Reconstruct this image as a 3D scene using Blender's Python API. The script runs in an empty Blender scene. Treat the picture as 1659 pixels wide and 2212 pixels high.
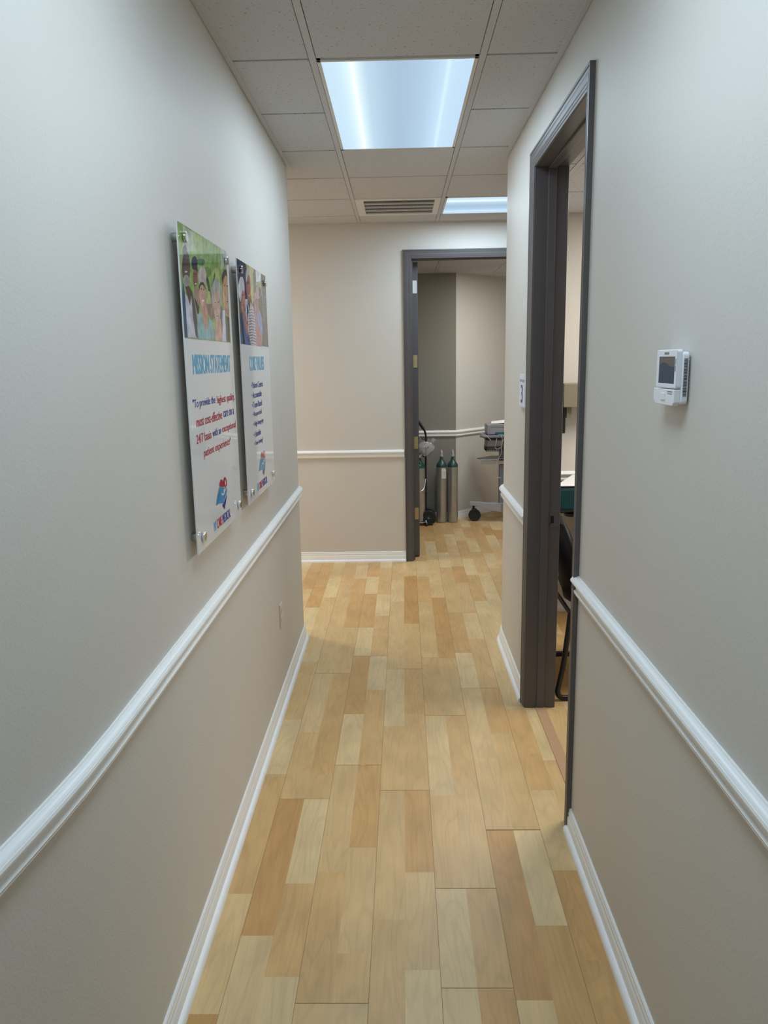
import bpy, bmesh, math, random
from mathutils import Vector, Matrix, noise
random.seed(7)
R = math.radians
SC = bpy.context.scene
COL = SC.collection

# ------------------------------------------------------------------ camera
CZ = 1.685
cam = bpy.data.cameras.new('camera'); cam_o = bpy.data.objects.new('camera', cam); COL.objects.link(cam_o)
cam.sensor_fit = 'HORIZONTAL'; cam.sensor_width = 36.0; cam.lens = 1661.4 / 1659 * 36.0
cam.clip_start = 0.02; cam.clip_end = 60
def cam_axes(p, y, r):
    fwd = Vector((math.sin(y)*math.cos(p), math.cos(y)*math.cos(p), math.sin(p)))
    right = Vector((math.cos(y), -math.sin(y), 0)); up = right.cross(fwd)
    return right*math.cos(r)+up*math.sin(r), up*math.cos(r)-right*math.sin(r), fwd
a_, b_, c_ = cam_axes(-.19466, -.02153, -.01736)
m = Matrix((a_, b_, -c_)).transposed().to_4x4(); m.translation = (0, 0, CZ)
cam_o.matrix_world = m
SC.camera = cam_o

# ------------------------------------------------------------------ world, exposure
w = bpy.data.worlds.new('world'); SC.world = w; w.use_nodes = True
w.node_tree.nodes['Background'].inputs[0].default_value = (.9, .95, 1, 1)
w.node_tree.nodes['Background'].inputs[1].default_value = 0.02
vs = SC.view_settings
vs.view_transform = 'Standard'; vs.look = 'None'; vs.gamma = 1.0; vs.use_curve_mapping = False
vs.exposure = 0.0
SC.cycles.max_bounces = 12; SC.cycles.diffuse_bounces = 8; SC.cycles.transparent_max_bounces = 16
SC.cycles.sample_clamp_indirect = 4.0

# ------------------------------------------------------------------ lamps inside the ceiling fixtures, plus one added unseen fill
H = 2.747                      # corridor ceiling
H2, H3 = 2.537, 2.552          # ceilings of the two rooms
COOL = (.69, .875, 1.04); WARM = (1.0, .965, .91)
FIX = {  # name: x0, x1, y0, y1, z, power, colour
    'corridor':   (-.293, .317, 3.01, 4.23, H, 13.5, COOL),
    'crossing':   (.317, .927, 5.448, 6.058, H, 17, COOL),
    'entrance':   (-.293, .317, .572, 1.791, H, 16, COOL),
    'store':      (.9936, 1.6032, 6.9304, 7.54, H2, 23, WARM),
    'exam':       (1.45, 2.06, 3.15, 4.37, H3, 40, WARM),
    'far_left_fill':   (-2.733, -2.123, 5.448, 6.058, H, 45, WARM),  # unseen lamp, added to brighten the far wall
}
LAMPS = {}
for n_, (x0, x1, y0, y1, z, p, c) in FIX.items():
    l = bpy.data.lights.new('lamp_' + n_, 'AREA'); l.shape = 'RECTANGLE'
    l.size = x1-x0-.07; l.size_y = y1-y0-.07; l.energy = p; l.color = c
    o = bpy.data.objects.new('lamp', l); COL.objects.link(o); LAMPS[n_] = o
    o.location = ((x0+x1)/2, (y0+y1)/2, z-.012)

# ------------------------------------------------------------------ materials
def lin(c):
    return tuple(((v/255)/12.92 if v/255 <= .04045 else ((v/255+.055)/1.055)**2.4) for v in c)
def mat(name, col, rough=.5, metal=0., spec=.5, bump=None, var=None, coat=0.):
    """col linear rgb; bump=(scale,strength,dist); var=(scale,amount)"""
    mt = bpy.data.materials.new(name); mt.use_nodes = True
    nt = mt.node_tree; b = nt.nodes['Principled BSDF']
    b.inputs['Base Color'].default_value = (*col, 1); b.inputs['Roughness'].default_value = rough
    b.inputs['Metallic'].default_value = metal; b.inputs['Specular IOR Level'].default_value = spec
    b.inputs['Coat Weight'].default_value = coat
    tc = nt.nodes.new('ShaderNodeTexCoord')
    if var:
        n = nt.nodes.new('ShaderNodeTexNoise'); n.inputs['Scale'].default_value = var[0]; n.inputs['Detail'].default_value = 4
        nt.links.new(tc.outputs['Object'], n.inputs['Vector'])
        mx = nt.nodes.new('ShaderNodeMix'); mx.data_type = 'RGBA'
        mx.inputs[6].default_value = (*[v*(1-var[1]) for v in col], 1); mx.inputs[7].default_value = (*[min(1, v*(1+var[1])) for v in col], 1)
        nt.links.new(n.outputs['Fac'], mx.inputs[0]); nt.links.new(mx.outputs[2], b.inputs['Base Color'])
    if bump:
        n = nt.nodes.new('ShaderNodeTexNoise'); n.inputs['Scale'].default_value = bump[0]; n.inputs['Detail'].default_value = 3
        nt.links.new(tc.outputs['Object'], n.inputs['Vector'])
        bp = nt.nodes.new('ShaderNodeBump'); bp.inputs['Strength'].default_value = bump[1]; bp.inputs['Distance'].default_value = bump[2]
        nt.links.new(n.outputs['Fac'], bp.inputs['Height']); nt.links.new(bp.outputs['Normal'], b.inputs['Normal'])
    return mt
M = {}
M['wall'] = mat('beige_wall_paint', (.63, .60, .55), .55, spec=.35, bump=(170, .38, .0014), var=(2.5, .02))
M['wall_store'] = mat('beige_wall_paint_store', (.60, .585, .545), .6, spec=.3, bump=(110, .2, .0012), var=(2.5, .02))
M['trim'] = mat('white_trim_paint', (.86, .86, .84), .32, spec=.5, bump=(40, .08, .001), var=(6, .03))
M['shoe'] = mat('white_shoe_paint', (.86, .87, .87), .38, bump=(60, .25, .0015), var=(25, .06))
M['frame'] = mat('taupe_frame_paint', (.105, .095, .095), .38, spec=.5, bump=(60, .06, .001), var=(8, .05))
M['brass'] = mat('dull_brass', (.52, .42, .22), .4, metal=.7)
M['steel'] = mat('brushed_steel', (.55, .55, .54), .28, metal=1., var=(60, .08))
M['chrome'] = mat('chrome', (.75, .75, .75), .12, metal=1.)
M['tee'] = mat('ceiling_grid_paint', (.54, .55, .57), .5)
M['whitemetal'] = mat('white_metal', (.72, .71, .69), .4)
M['plate'] = mat('ivory_plate_plastic', (.62, .59, .52), .35)
M['plastic_w'] = mat('white_plastic', (.80, .81, .85), .35)
M['plastic_g'] = mat('grey_plastic', (.38, .385, .41), .4)
M['blue_grey'] = mat('blue_grey_plastic', (.17, .195, .225), .35)
M['ecg'] = mat('ecg_grey_plastic', (.27, .265, .28), .45)
M['bin'] = mat('bin_grey_plastic', (.26, .24, .22), .5)
M['teal_dark'] = mat('teal_plastic', (.02, .10, .14), .35)
M['black'] = mat('black_plastic', (.012, .013, .016), .4)
M['chair'] = mat('navy_black_shell', (.006, .007, .012), .5, spec=.3)
M['rubber'] = mat('black_rubber', (.015, .015, .016), .7)
M['blackmetal'] = mat('black_painted_steel', (.012, .012, .015), .3)
M['vinyl'] = mat('teal_vinyl', (.007, .05, .058), .38, bump=(25, .1, .002))
M['paper'] = mat('white_paper', (.84, .83, .82), .7)
M['alu'] = mat('aluminium_cylinder', (.46, .47, .46), .36, metal=.75, var=(9, .18))
M['accent'] = mat('grey_green_wall_paint', (.25, .24, .205), .6, spec=.3, bump=(110, .2, .0012), var=(2.5, .02))
M['green'] = mat('green_enamel', (.008, .13, .085), .25)
M['green2'] = mat('dusty_green_enamel', (.022, .07, .062), .35)
M['beige_p'] = mat('tan_plastic', (.23, .205, .14), .5)
M['navy'] = mat('navy_ink', lin((38, 42, 120)), .5)
M['heading'] = mat('sky_blue_ink', lin((96, 168, 205)), .5)
M['red'] = mat('crimson_ink', lin((178, 36, 62)), .5)
M['ink_b'] = mat('indigo_ink', lin((62, 64, 140)), .5)
M['ink_g'] = mat('grey_ink', lin((90, 90, 110)), .5)
M['screen'] = mat('dark_screen', (.015, .045, .085), .35, spec=.25)
M['screen_t'] = mat('screen_upper', (.12, .105, .085), .35, spec=.25)
M['dark'] = mat('dark_void', (.01, .01, .01), .9)
M['cord'] = mat('grey_cable', (.50, .47, .43), .5)
M['duct'] = mat('duct_grey', (.13, .13, .135), .7)
M['tile_w'] = None

def tile_mat():
    mt = bpy.data.materials.new('mineral_fibre_tile'); mt.use_nodes = True; nt = mt.node_tree; b = nt.nodes['Principled BSDF']
    b.inputs['Roughness'].default_value = .9; b.inputs['Specular IOR Level'].default_value = .1
    tc = nt.nodes.new('ShaderNodeTexCoord')
    n = nt.nodes.new('ShaderNodeTexNoise'); n.inputs['Scale'].default_value = 95; n.inputs['Detail'].default_value = 2; n.inputs['Roughness'].default_value = .6
    nt.links.new(tc.outputs['Object'], n.inputs['Vector'])
    cr = nt.nodes.new('ShaderNodeValToRGB'); cr.color_ramp.elements[0].position = .30; cr.color_ramp.elements[0].color = (.28, .26, .24, 1)
    cr.color_ramp.elements[1].position = .37; cr.color_ramp.elements[1].color = (.575, .59, .62, 1)
    nt.links.new(n.outputs['Fac'], cr.inputs[0]); nt.links.new(cr.outputs[0], b.inputs['Base Color'])
    bp = nt.nodes.new('ShaderNodeBump'); bp.inputs['Strength'].default_value = .3; bp.inputs['Distance'].default_value = .002
    nt.links.new(n.outputs['Fac'], bp.inputs['Height']); nt.links.new(bp.outputs['Normal'], b.inputs['Normal'])
    return mt
M['tile'] = tile_mat()

def floor_mat():
    mt = bpy.data.materials.new('maple_laminate'); mt.use_nodes = True; nt = mt.node_tree; b = nt.nodes['Principled BSDF']; L = nt.links
    at = nt.nodes.new('ShaderNodeVertexColor'); at.layer_name = 'tone'
    sep = nt.nodes.new('ShaderNodeSeparateColor'); L.new(at.outputs['Color'], sep.inputs[0])
    cr = nt.nodes.new('ShaderNodeValToRGB'); e = cr.color_ramp
    e.elements[0].position = 0; e.elements[0].color = (.70, .545, .30, 1)
    e.elements[1].position = 1; e.elements[1].color = (.53, .295, .105, 1)
    for p, c in ((.33, (.66, .475, .24, 1)), (.66, (.61, .395, .175, 1)), (.85, (.575, .345, .135, 1))):
        x = e.elements.new(p); x.color = c
    L.new(sep.outputs[0], cr.inputs[0])
    tc = nt.nodes.new('ShaderNodeTexCoord')
    mp = nt.nodes.new('ShaderNodeMapping'); mp.inputs['Scale'].default_value = (1, .04, 1)
    off = nt.nodes.new('ShaderNodeCombineXYZ'); mul = nt.nodes.new('ShaderNodeMath'); mul.operation = 'MULTIPLY'; mul.inputs[1].default_value = 37
    L.new(sep.outputs[1], mul.inputs[0]); L.new(mul.outputs[0], off.inputs[2]); L.new(off.outputs[0], mp.inputs['Location'])
    L.new(tc.outputs['Object'], mp.inputs['Vector'])
    # fine grain
    n1 = nt.nodes.new('ShaderNodeTexNoise'); n1.inputs['Scale'].default_value = 130; n1.inputs['Detail'].default_value = 4
    L.new(mp.outputs[0], n1.inputs['Vector'])
    # cathedral figure: distorted bands
    mp2 = nt.nodes.new('ShaderNodeMapping'); mp2.inputs['Scale'].default_value = (1, .14, 1); L.new(tc.outputs['Object'], mp2.inputs['Vector']); L.new(off.outputs[0], mp2.inputs['Location'])
    n2 = nt.nodes.new('ShaderNodeTexNoise'); n2.inputs['Scale'].default_value = 9; n2.inputs['Detail'].default_value = 1.5
    L.new(mp2.outputs[0], n2.inputs['Vector'])
    ws = nt.nodes.new('ShaderNodeMath'); ws.operation = 'MULTIPLY'; ws.inputs[1].default_value = 75; L.new(n2.outputs['Fac'], ws.inputs[0])
    sn = nt.nodes.new('ShaderNodeMath'); sn.operation = 'SINE'; L.new(ws.outputs[0], sn.inputs[0])
    pw = nt.nodes.new('ShaderNodeMapRange'); pw.inputs[1].default_value = .3; pw.inputs[2].default_value = 1; pw.inputs[3].default_value = 1; pw.inputs[4].default_value = .93; L.new(sn.outputs[0], pw.inputs[0])
    # soft cloudy blotches
    mp3 = nt.nodes.new('ShaderNodeMapping'); mp3.inputs['Scale'].default_value = (1, .55, 1); L.new(tc.outputs['Object'], mp3.inputs['Vector']); L.new(off.outputs[0], mp3.inputs['Location'])
    n3 = nt.nodes.new('ShaderNodeTexNoise'); n3.inputs['Scale'].default_value = 9; n3.inputs['Detail'].default_value = 3
    L.new(mp3.outputs[0], n3.inputs['Vector'])
    mr3 = nt.nodes.new('ShaderNodeMapRange'); mr3.inputs[1].default_value = .3; mr3.inputs[2].default_value = .7; mr3.inputs[3].default_value = .91; mr3.inputs[4].default_value = 1.09; L.new(n3.outputs['Fac'], mr3.inputs[0])
    mr1 = nt.nodes.new('ShaderNodeMapRange'); mr1.inputs[1].default_value = .3; mr1.inputs[2].default_value = .7; mr1.inputs[3].default_value = .95; mr1.inputs[4].default_value = 1.05; L.new(n1.outputs['Fac'], mr1.inputs[0])
    m1 = nt.nodes.new('ShaderNodeMath'); m1.operation = 'MULTIPLY'; L.new(mr1.outputs[0], m1.inputs[0]); L.new(mr3.outputs[0], m1.inputs[1])
    m2 = nt.nodes.new('ShaderNodeMath'); m2.operation = 'MULTIPLY'; L.new(m1.outputs[0], m2.inputs[0]); L.new(pw.outputs[0], m2.inputs[1])
    vm = nt.nodes.new('ShaderNodeVectorMath'); vm.operation = 'SCALE'; L.new(cr.outputs[0], vm.inputs[0]); L.new(m2.outputs[0], vm.inputs['Scale'])
    L.new(vm.outputs[0], b.inputs['Base Color'])
    b.inputs['Roughness'].default_value = .36; b.inputs['Specular IOR Level'].default_value = .4
    bp = nt.nodes.new('ShaderNodeBump'); bp.inputs['Strength'].default_value = .08; bp.inputs['Distance'].default_value = .001
    L.new(n1.outputs['Fac'], bp.inputs['Height']); L.new(bp.outputs['Normal'], b.inputs['Normal'])
    return mt
M['floor'] = floor_mat()
M['seam'] = mat('plank_seam', (.27, .16, .08), .7)

def diffuser_mat(name, x0, x1, axis='X', base=(.50, .68, .86), k=1.0):
    """prismatic lens lit by two tubes behind it"""
    mt = bpy.data.materials.new(name); mt.use_nodes = True; nt = mt.node_tree; L = nt.links
    nt.nodes.remove(nt.nodes['Principled BSDF']); out = nt.nodes['Material Output']
    em = nt.nodes.new('ShaderNodeEmission'); tc = nt.nodes.new('ShaderNodeTexCoord'); sp = nt.nodes.new('ShaderNodeSeparateXYZ')
    L.new(tc.outputs['Object'], sp.inputs[0])
    mr = nt.nodes.new('ShaderNodeMapRange'); mr.inputs[1].default_value = x0; mr.inputs[2].default_value = x1; L.new(sp.outputs[axis], mr.inputs[0])
    cr = nt.nodes.new('ShaderNodeValToRGB'); e = cr.color_ramp; e.interpolation = 'B_SPLINE'
    e.elements[0].position = 0; e.elements[0].color = (.62, .80, .97, 1); e.elements[1].position = 1; e.elements[1].color = (.56, .76, .95, 1)
    for p, c in ((.13, (.62, .83, .98)), (.205, (.80, .98, 1.05)), (.225, (1.1, 1.3, 1.25)), (.245, (.78, .96, 1.03)), (.31, (.54, .73, .90)), (.5, (.38, .51, .65)), (.69, (.48, .67, .87)), (.79, (.58, .78, .97)), (.81, (.75, .98, 1.08)), (.83, (.58, .78, .97))):
        q = e.elements.new(p); q.color = (*c, 1)
    L.new(mr.outputs[0], cr.inputs[0]); L.new(cr.outputs[0], em.inputs[0]); em.inputs[1].default_value = k
    L.new(em.outputs[0], out.inputs[0]); return mt

def acrylic_mat(name, alpha, col, attr=False):
    mt = bpy.data.materials.new(name); mt.use_nodes = True; nt = mt.node_tree; L = nt.links
    nt.nodes.remove(nt.nodes['Principled BSDF']); out = nt.nodes['Material Output']
    tr = nt.nodes.new('ShaderNodeBsdfTransparent'); df = nt.nodes.new('ShaderNodeBsdfDiffuse'); gl = nt.nodes.new('ShaderNodeBsdfGlossy'); gl.inputs['Roughness'].default_value = .03
    df.inputs[0].default_value = (*col, 1)
    if attr:
        at = nt.nodes.new('ShaderNodeVertexColor'); at.layer_name = 'ink'; 
        tc = nt.nodes.new('ShaderNodeTexCoord'); nz = nt.nodes.new('ShaderNodeTexNoise'); nz.inputs['Scale'].default_value = 38; nz.inputs['Detail'].default_value = 5
        L.new(tc.outputs['Object'], nz.inputs[0]); mr = nt.nodes.new('ShaderNodeMapRange'); mr.inputs[1].default_value = .3; mr.inputs[2].default_value = .7; mr.inputs[3].default_value = .72; mr.inputs[4].default_value = 1.25
        L.new(nz.outputs[0], mr.inputs[0]); sc_ = nt.nodes.new('ShaderNodeVectorMath'); sc_.operation = 'SCALE'; L.new(at.outputs[0], sc_.inputs[0]); L.new(mr.outputs[0], sc_.inputs['Scale']); L.new(sc_.outputs[0], df.inputs[0])
    m1 = nt.nodes.new('ShaderNodeMixShader'); m1.inputs[0].default_value = alpha; L.new(tr.outputs[0], m1.inputs[1]); L.new(df.outputs[0], m1.inputs[2])
    fr = nt.nodes.new('ShaderNodeFresnel'); fr.inputs[0].default_value = 1.45
    m2 = nt.nodes.new('ShaderNodeMixShader'); L.new(fr.outputs[0], m2.inputs[0]); L.new(m1.outputs[0], m2.inputs[1]); L.new(gl.outputs[0], m2.inputs[2])
    L.new(m2.outputs[0], out.inputs[0]); return mt
M['acrylic'] = acrylic_mat('frosted_acrylic', .78, (.95, .95, .955))
M['print'] = acrylic_mat('printed_photo', .93, (.5, .5, .5), True)
M['bag'] = acrylic_mat('clear_bag_film', .28, (.8, .8, .82))
M['wrap'] = acrylic_mat('clear_wrap', .5, (.75, .72, .68))

# ------------------------------------------------------------------ mesh helpers
SHARP = 32
def finish(name, bm, mats, parent=None, smooth=False, bevel=None):
    me = bpy.data.meshes.new(name); bm.normal_update(); bm.to_mesh(me); bm.free()
    o = bpy.data.objects.new(name, me); COL.objects.link(o)
    for mm in (mats if isinstance(mats, (list, tuple)) else [mats]): me.materials.append(mm)
    if smooth:
        for p in me.polygons: p.use_smooth = True
        me.set_sharp_from_angle(angle=R(SHARP))
    if bevel:
        bv = o.modifiers.new('bevel', 'BEVEL'); bv.width = bevel; bv.segments = 2; bv.limit_method = 'ANGLE'; bv.angle_limit = R(40)
    if parent: o.parent = parent; o.matrix_parent_inverse = parent.matrix_world.inverted()
    return o
def box(bm, x0, x1, y0, y1, z0, z1, mi=0, M4=None):
    v = [bm.verts.new(Vector(p) if M4 is None else M4 @ Vector(p)) for p in ((x0,y0,z0),(x1,y0,z0),(x1,y1,z0),(x0,y1,z0),(x0,y0,z1),(x1,y0,z1),(x1,y1,z1),(x0,y1,z1))]
    for q in ((0,3,2,1),(4,5,6,7),(0,1,5,4),(1,2,6,5),(2,3,7,6),(3,0,4,7)):
        f = bm.faces.new([v[i] for i in q]); f.material_index = mi
def prism(bm, poly, z0, z1, mi=0):
    """poly xy ccw"""
    a = [bm.verts.new((x, y, z0)) for x, y in poly]; b = [bm.verts.new((x, y, z1)) for x, y in poly]; n = len(poly)
    bm.faces.new(a[::-1]).material_index = mi; bm.faces.new(b).material_index = mi
    for i in range(n): bm.faces.new((a[i], a[(i+1) % n], b[(i+1) % n], b[i])).material_index = mi
def sweep(bm, path, prof, n, closed=False, mi=0, caps=True):
    """sweep profile (a=in-plane offset along n x t, b=along n) with mitred corners"""
    n = Vector(n); P = [Vector(p) for p in path]; rings = []
    for i, p in enumerate(P):
        if closed: t0 = (p-P[i-1]).normalized(); t1 = (P[(i+1) % len(P)]-p).normalized()
        else:
            t0 = (p-P[i-1]).normalized() if i else (P[1]-p).normalized()
            t1 = (P[i+1]-p).normalized() if i < len(P)-1 else t0
        s0 = n.cross(t0); s1 = n.cross(t1); s = (s0+s1).normalized(); k = 1/max(.2, s.dot(s0))
        rings.append([bm.verts.new(p + s*(a*k) + n*b) for a, b in prof])
    m_ = len(prof)
    for i in range(len(P) if closed else len(P)-1):
        A, B = rings[i], rings[(i+1) % len(P)]
        for j in range(m_):
            f = bm.faces.new((A[j], A[(j+1) % m_], B[(j+1) % m_], B[j])); f.material_index = mi
    if caps and not closed:
        bm.faces.new(rings[0][::-1]).material_index = mi; bm.faces.new(rings[-1]).material_index = mi
    bmesh.ops.recalc_face_normals(bm, faces=bm.faces)
def tube(bm, pts, r, seg=10, mi=0, caps=True, smoothn=0):
    P = [Vector(p) for p in pts]
    if smoothn:
        Q = []
        for i in range(len(P)-1):
            p0 = P[max(i-1, 0)]; p1 = P[i]; p2 = P[i+1]; p3 = P[min(i+2, len(P)-1)]
            for k in range(smoothn):
                t = k/smoothn
                Q.append(.5*((2*p1)+(p2-p0)*t+(2*p0-5*p1+4*p2-p3)*t*t+(3*p1-p0-3*p2+p3)*t**3))
        Q.append(P[-1]); P = Q
    up = None; rings = []
    for i, p in enumerate(P):
        t = ((P[min(i+1, len(P)-1)]-P[max(i-1, 0)])).normalized()
        if up is None:
            up = t.cross(Vector((0, 0, 1)) if abs(t.z) < .9 else Vector((1, 0, 0))).normalized()
        else: up = (up-t*up.dot(t)).normalized()
        s = t.cross(up); rr = r[i] if isinstance(r, (list, tuple)) else r
        rings.append([bm.verts.new(p+(up*math.cos(2*math.pi*k/seg)+s*math.sin(2*math.pi*k/seg))*rr) for k in range(seg)])
    for A, B in zip(rings, rings[1:]):
        for k in range(seg): bm.faces.new((A[k], A[(k+1) % seg], B[(k+1) % seg], B[k])).material_index = mi
    if caps: bm.faces.new(rings[0][::-1]).material_index = mi; bm.faces.new(rings[-1]).material_index = mi
def lathe(bm, prof, c=(0, 0, 0), axis='Z', seg=28, mi=0):
    """prof [(r,h)]"""
    c = Vector(c); rings = []
    for r, h in prof:
        ring = []
        for k in range(seg):
            a = 2*math.pi*k/seg; u, v = r*math.cos(a), r*math.sin(a)
            ring.append(bm.verts.new(c+Vector({'Z': (u, v, h), 'X': (h, u, v), 'Y': (v, h, u)}[axis])))
        rings.append(ring)
    for A, B in zip(rings, rings[1:]):
        for k in range(seg): bm.faces.new((A[k], A[(k+1) % seg], B[(k+1) % seg], B[k])).material_index = mi
    bm.faces.new(rings[0][::-1]).material_index = mi; bm.faces.new(rings[-1]).material_index = mi
def BM(): return bmesh.new()
def tag(o, label=None, cat=None, group=None, kind=None):
    if label: o['label'] = label
    if cat: o['category'] = cat
    if group: o['group'] = group
    if kind: o['kind'] = kind
    return o
def thing(name, loc, label, cat, group=None, kind=None):
    o = bpy.data.objects.new(name, None); COL.objects.link(o); o.location = loc; o.empty_display_size = .05
    bpy.context.view_layer.update(); return tag(o, label, cat, group, kind)
def text_mesh(s, size, xs=1.0, bold=0., align='LEFT'):
    cu = bpy.data.curves.new('t', 'FONT'); cu.body = s; cu.size = size; cu.align_x = align; cu.offset = bold; cu.resolution_u = 3
    o = bpy.data.objects.new('t', cu); COL.objects.link(o)
    dg = bpy.context.evaluated_depsgraph_get(); me = bpy.data.meshes.new_from_object(o.evaluated_get(dg))
    bpy.data.objects.remove(o); return me
def put_text(bm, s, x0, x1, y0, y1, f, mi=0, bold=0.):
    """fit text s in the box x0..x1 / y0..y1 of a plane; f(u,v,lift)->Vector; bold = stroke widening in metres"""
    me = text_mesh(s, 1.0)
    xs = [v.co.x for v in me.vertices]; ys = [v.co.y for v in me.vertices]
    a0, a1 = min(xs), max(xs); b0, b1 = (min(ys), max(ys)); n = 3 if bold else 1
    for c in range(n):
        d = bold*(c-(n-1)/2)
        vs_ = [bm.verts.new(f(x0+bold+(v.co.x-a0)/(a1-a0)*(x1-x0-2*bold)+d, y0+(v.co.y-b0)/(b1-b0)*(y1-y0), c*.00001)) for v in me.vertices]
        for p in me.polygons:
            try: bm.faces.new([vs_[i] for i in p.vertices]).material_index = mi
            except ValueError: pass
    bpy.data.meshes.remove(me)

# ------------------------------------------------------------------ profiles (offset from wall, height)
RAIL = [(0, 0.956), (0.005, 0.956), (0.0062, 0.95343), (0.0105, 0.95301), (0.017, 0.95044), (0.0205, 0.94702), (0.022, 0.94445), (0.0235, 0.94403), (0.0255, 0.93889), (0.0245, 0.93376), (0.021, 0.9312), (0.013, 0.9282), (0.0095, 0.92264), (0.0085, 0.91495), (0.0105, 0.90939), (0.0145, 0.90682), (0.0175, 0.90426), (0.0165, 0.90195), (0.0125, 0.90161), (0.0125, 0.90024), (0.0155, 0.89955), (0.0155, 0.89656), (0.012, 0.89399), (0.006, 0.891), (0, 0.891)]
BASE = [(0, .087), (.005, .087), (.008, .083), (.0075, .076), (.010, .072), (.0105, .064), (.0085, .061), (.0105, .057), (.0135, .052), (.0135, .0), (0, .0)]
SHOE = [(.0135, .021), (.019, .020), (.025, .015), (.028, .008), (.0285, 0), (.0135, 0)]
CASING = [(0, 0), (0, .008), (.003, .010), (.007, .0105), (.009, .009), (.013, .0115), (.018, .013), (.0215, .0115), (.025, .0135), (.031, .0150), (.038, .0155), (.041, .0130), (.044, .0135), (.048, .0165), (.053, .0170), (.0555, .0150), (.058, .0180), (.066, .0180), (.066, 0)]
def rprof(pr): return pr

def left_x(y):
    o = 0
    if y < 1.4: o = .115*(1.4-max(y, .6))**1.5
    return -.603-o
LP = [(left_x(y), y) for y in (-3, .6, .7, .8, .9, 1.0, 1.1, 1.2, 1.3, 1.45, 2.0, 3.0, 4.5)]
for k in range(1, 11):
    a = R(9*k); LP.append((-.753+.15*math.cos(a), 4.5+.15*math.sin(a)))
LP.append((-3.5, 4.65))
RP = [(.603, 3.665), (.603, 4.42)]
for k in range(1, 7):
    a = R(5*k); RP.append((.603+.25*(1-math.cos(a)), 4.42+.25*math.sin(a)))
# continue 30 degrees off the corridor axis, then turn right
RP += [(.80, 4.826), (.86, 4.93), (.90, 5.02), (.97, 5.09), (1.08, 5.12), (3.2, 5.12)]

# ================================================================== LARGE STRUCTURE
# ---- floor
CUTS = {-8:[[5.573,1.3,2.6]],-7:[[5.131,0.3,2.6]],-6:[[1.726,3,1.2],[2.193,1.2,2.2],[2.915,2.4,0.6],[3.423,0.8,1.8],[4.144,2.5,0.6],[4.278,0.6,1.4],[5.364,2.4,0.5],[5.858,0.5,1.5]],-5:[[2.008,0.7,2.9],[2.74,2.5,1.9],[3.291,2.4,1.2],[3.977,1.2,1.5],[5.739,1.0,2.0]],-4:[[2.242,2.2,0.5],[2.739,0.5,1.9],[2.918,1.9,2.4],[3.42,1.4,2.2],[3.975,2.1,1.7],[4.71,0.4,2.4],[5.842,2.6,1.0]],-3:[[1.761,1.6,2.1],[2.302,2.7,1.5],[2.996,1.5,0.8],[3.475,0.8,2.6],[4.223,2.6,0.6],[4.707,0.4,2.3],[4.709,0.4,2.5],[5.432,2.2,0.6],[5.893,0.6,2.6]],-2:[[1.761,1.3,2.0],[1.937,2.0,1.5],[2.43,1.5,2.6],[2.995,2.2,2.2],[3.754,2.3,0.4],[4.221,0.5,2.0],[4.937,2.0,0.7],[5.429,0.7,2.0],[6.159,2.0,0.5]],-1:[[2.075,1.9,1.6],[2.798,1.1,1.9],[3.344,2.3,0.8],[4.03,0.9,1.5],[5.241,0.9,1.1],[5.795,0.9,2.0],[6.34,1.6,2.1]],0:[[2.296,1.5,2.7],[2.797,2.7,2.0],[3.472,1.5,2.2],[4.028,2.1,1.9],[4.774,1.6,2.9],[5.9,2.9,1.2]],1:[[2.216,0.9,1.9],[2.759,2.4,1.0],[3.454,1.0,2.0],[4.185,2.0,1.7],[5.229,0.7,2.2],[5.877,1.5,0.9],[6.342,0.9,2.0]],2:[[2.215,2.2,1.8],[2.888,1.6,2.2],[3.452,2.1,1.8],[4.183,1.8,2.8],[5.33,2.8,1.3],[6.578,2.1,0.6],[7.085,0.6,2.4]],3:[[1.771,1.1,2.9],[2.531,2.6,1.6],[3.046,1.6,1.4],[3.765,1.2,0.7],[4.256,0.6,2.4],[4.98,2.3,1.8],[6.145,2.5,0.6],[6.651,0.6,2.4]],4:[[2.048,2.6,0.6],[2.531,0.9,1.9],[3.269,1.3,2.5],[3.761,2.7,2.0],[4.485,2.0,1.0],[4.977,1.0,1.7],[5.694,1.5,2.7],[6.173,2.7,1.5],[6.918,2.2,0.8],[7.381,0.8,2.1]],5:[[2.304,2.7,1.3],[2.792,0.6,2.3],[3.522,2.0,1.1],[4.762,2.0,0.7],[5.236,0.6,2.2],[5.917,2.0,0.8],[6.422,0.8,2.2],[7.089,2.0,0.9],[7.63,0.9,2.3]],6:[[3.026,1.8,0.7],[5.463,2.2,0.7],[5.969,0.7,2.0],[6.654,2.3,0.9],[7.193,0.9,2.2]],7:[[6.607,0.8,2.2],[7.787,1.6,2.1]]}
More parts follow.
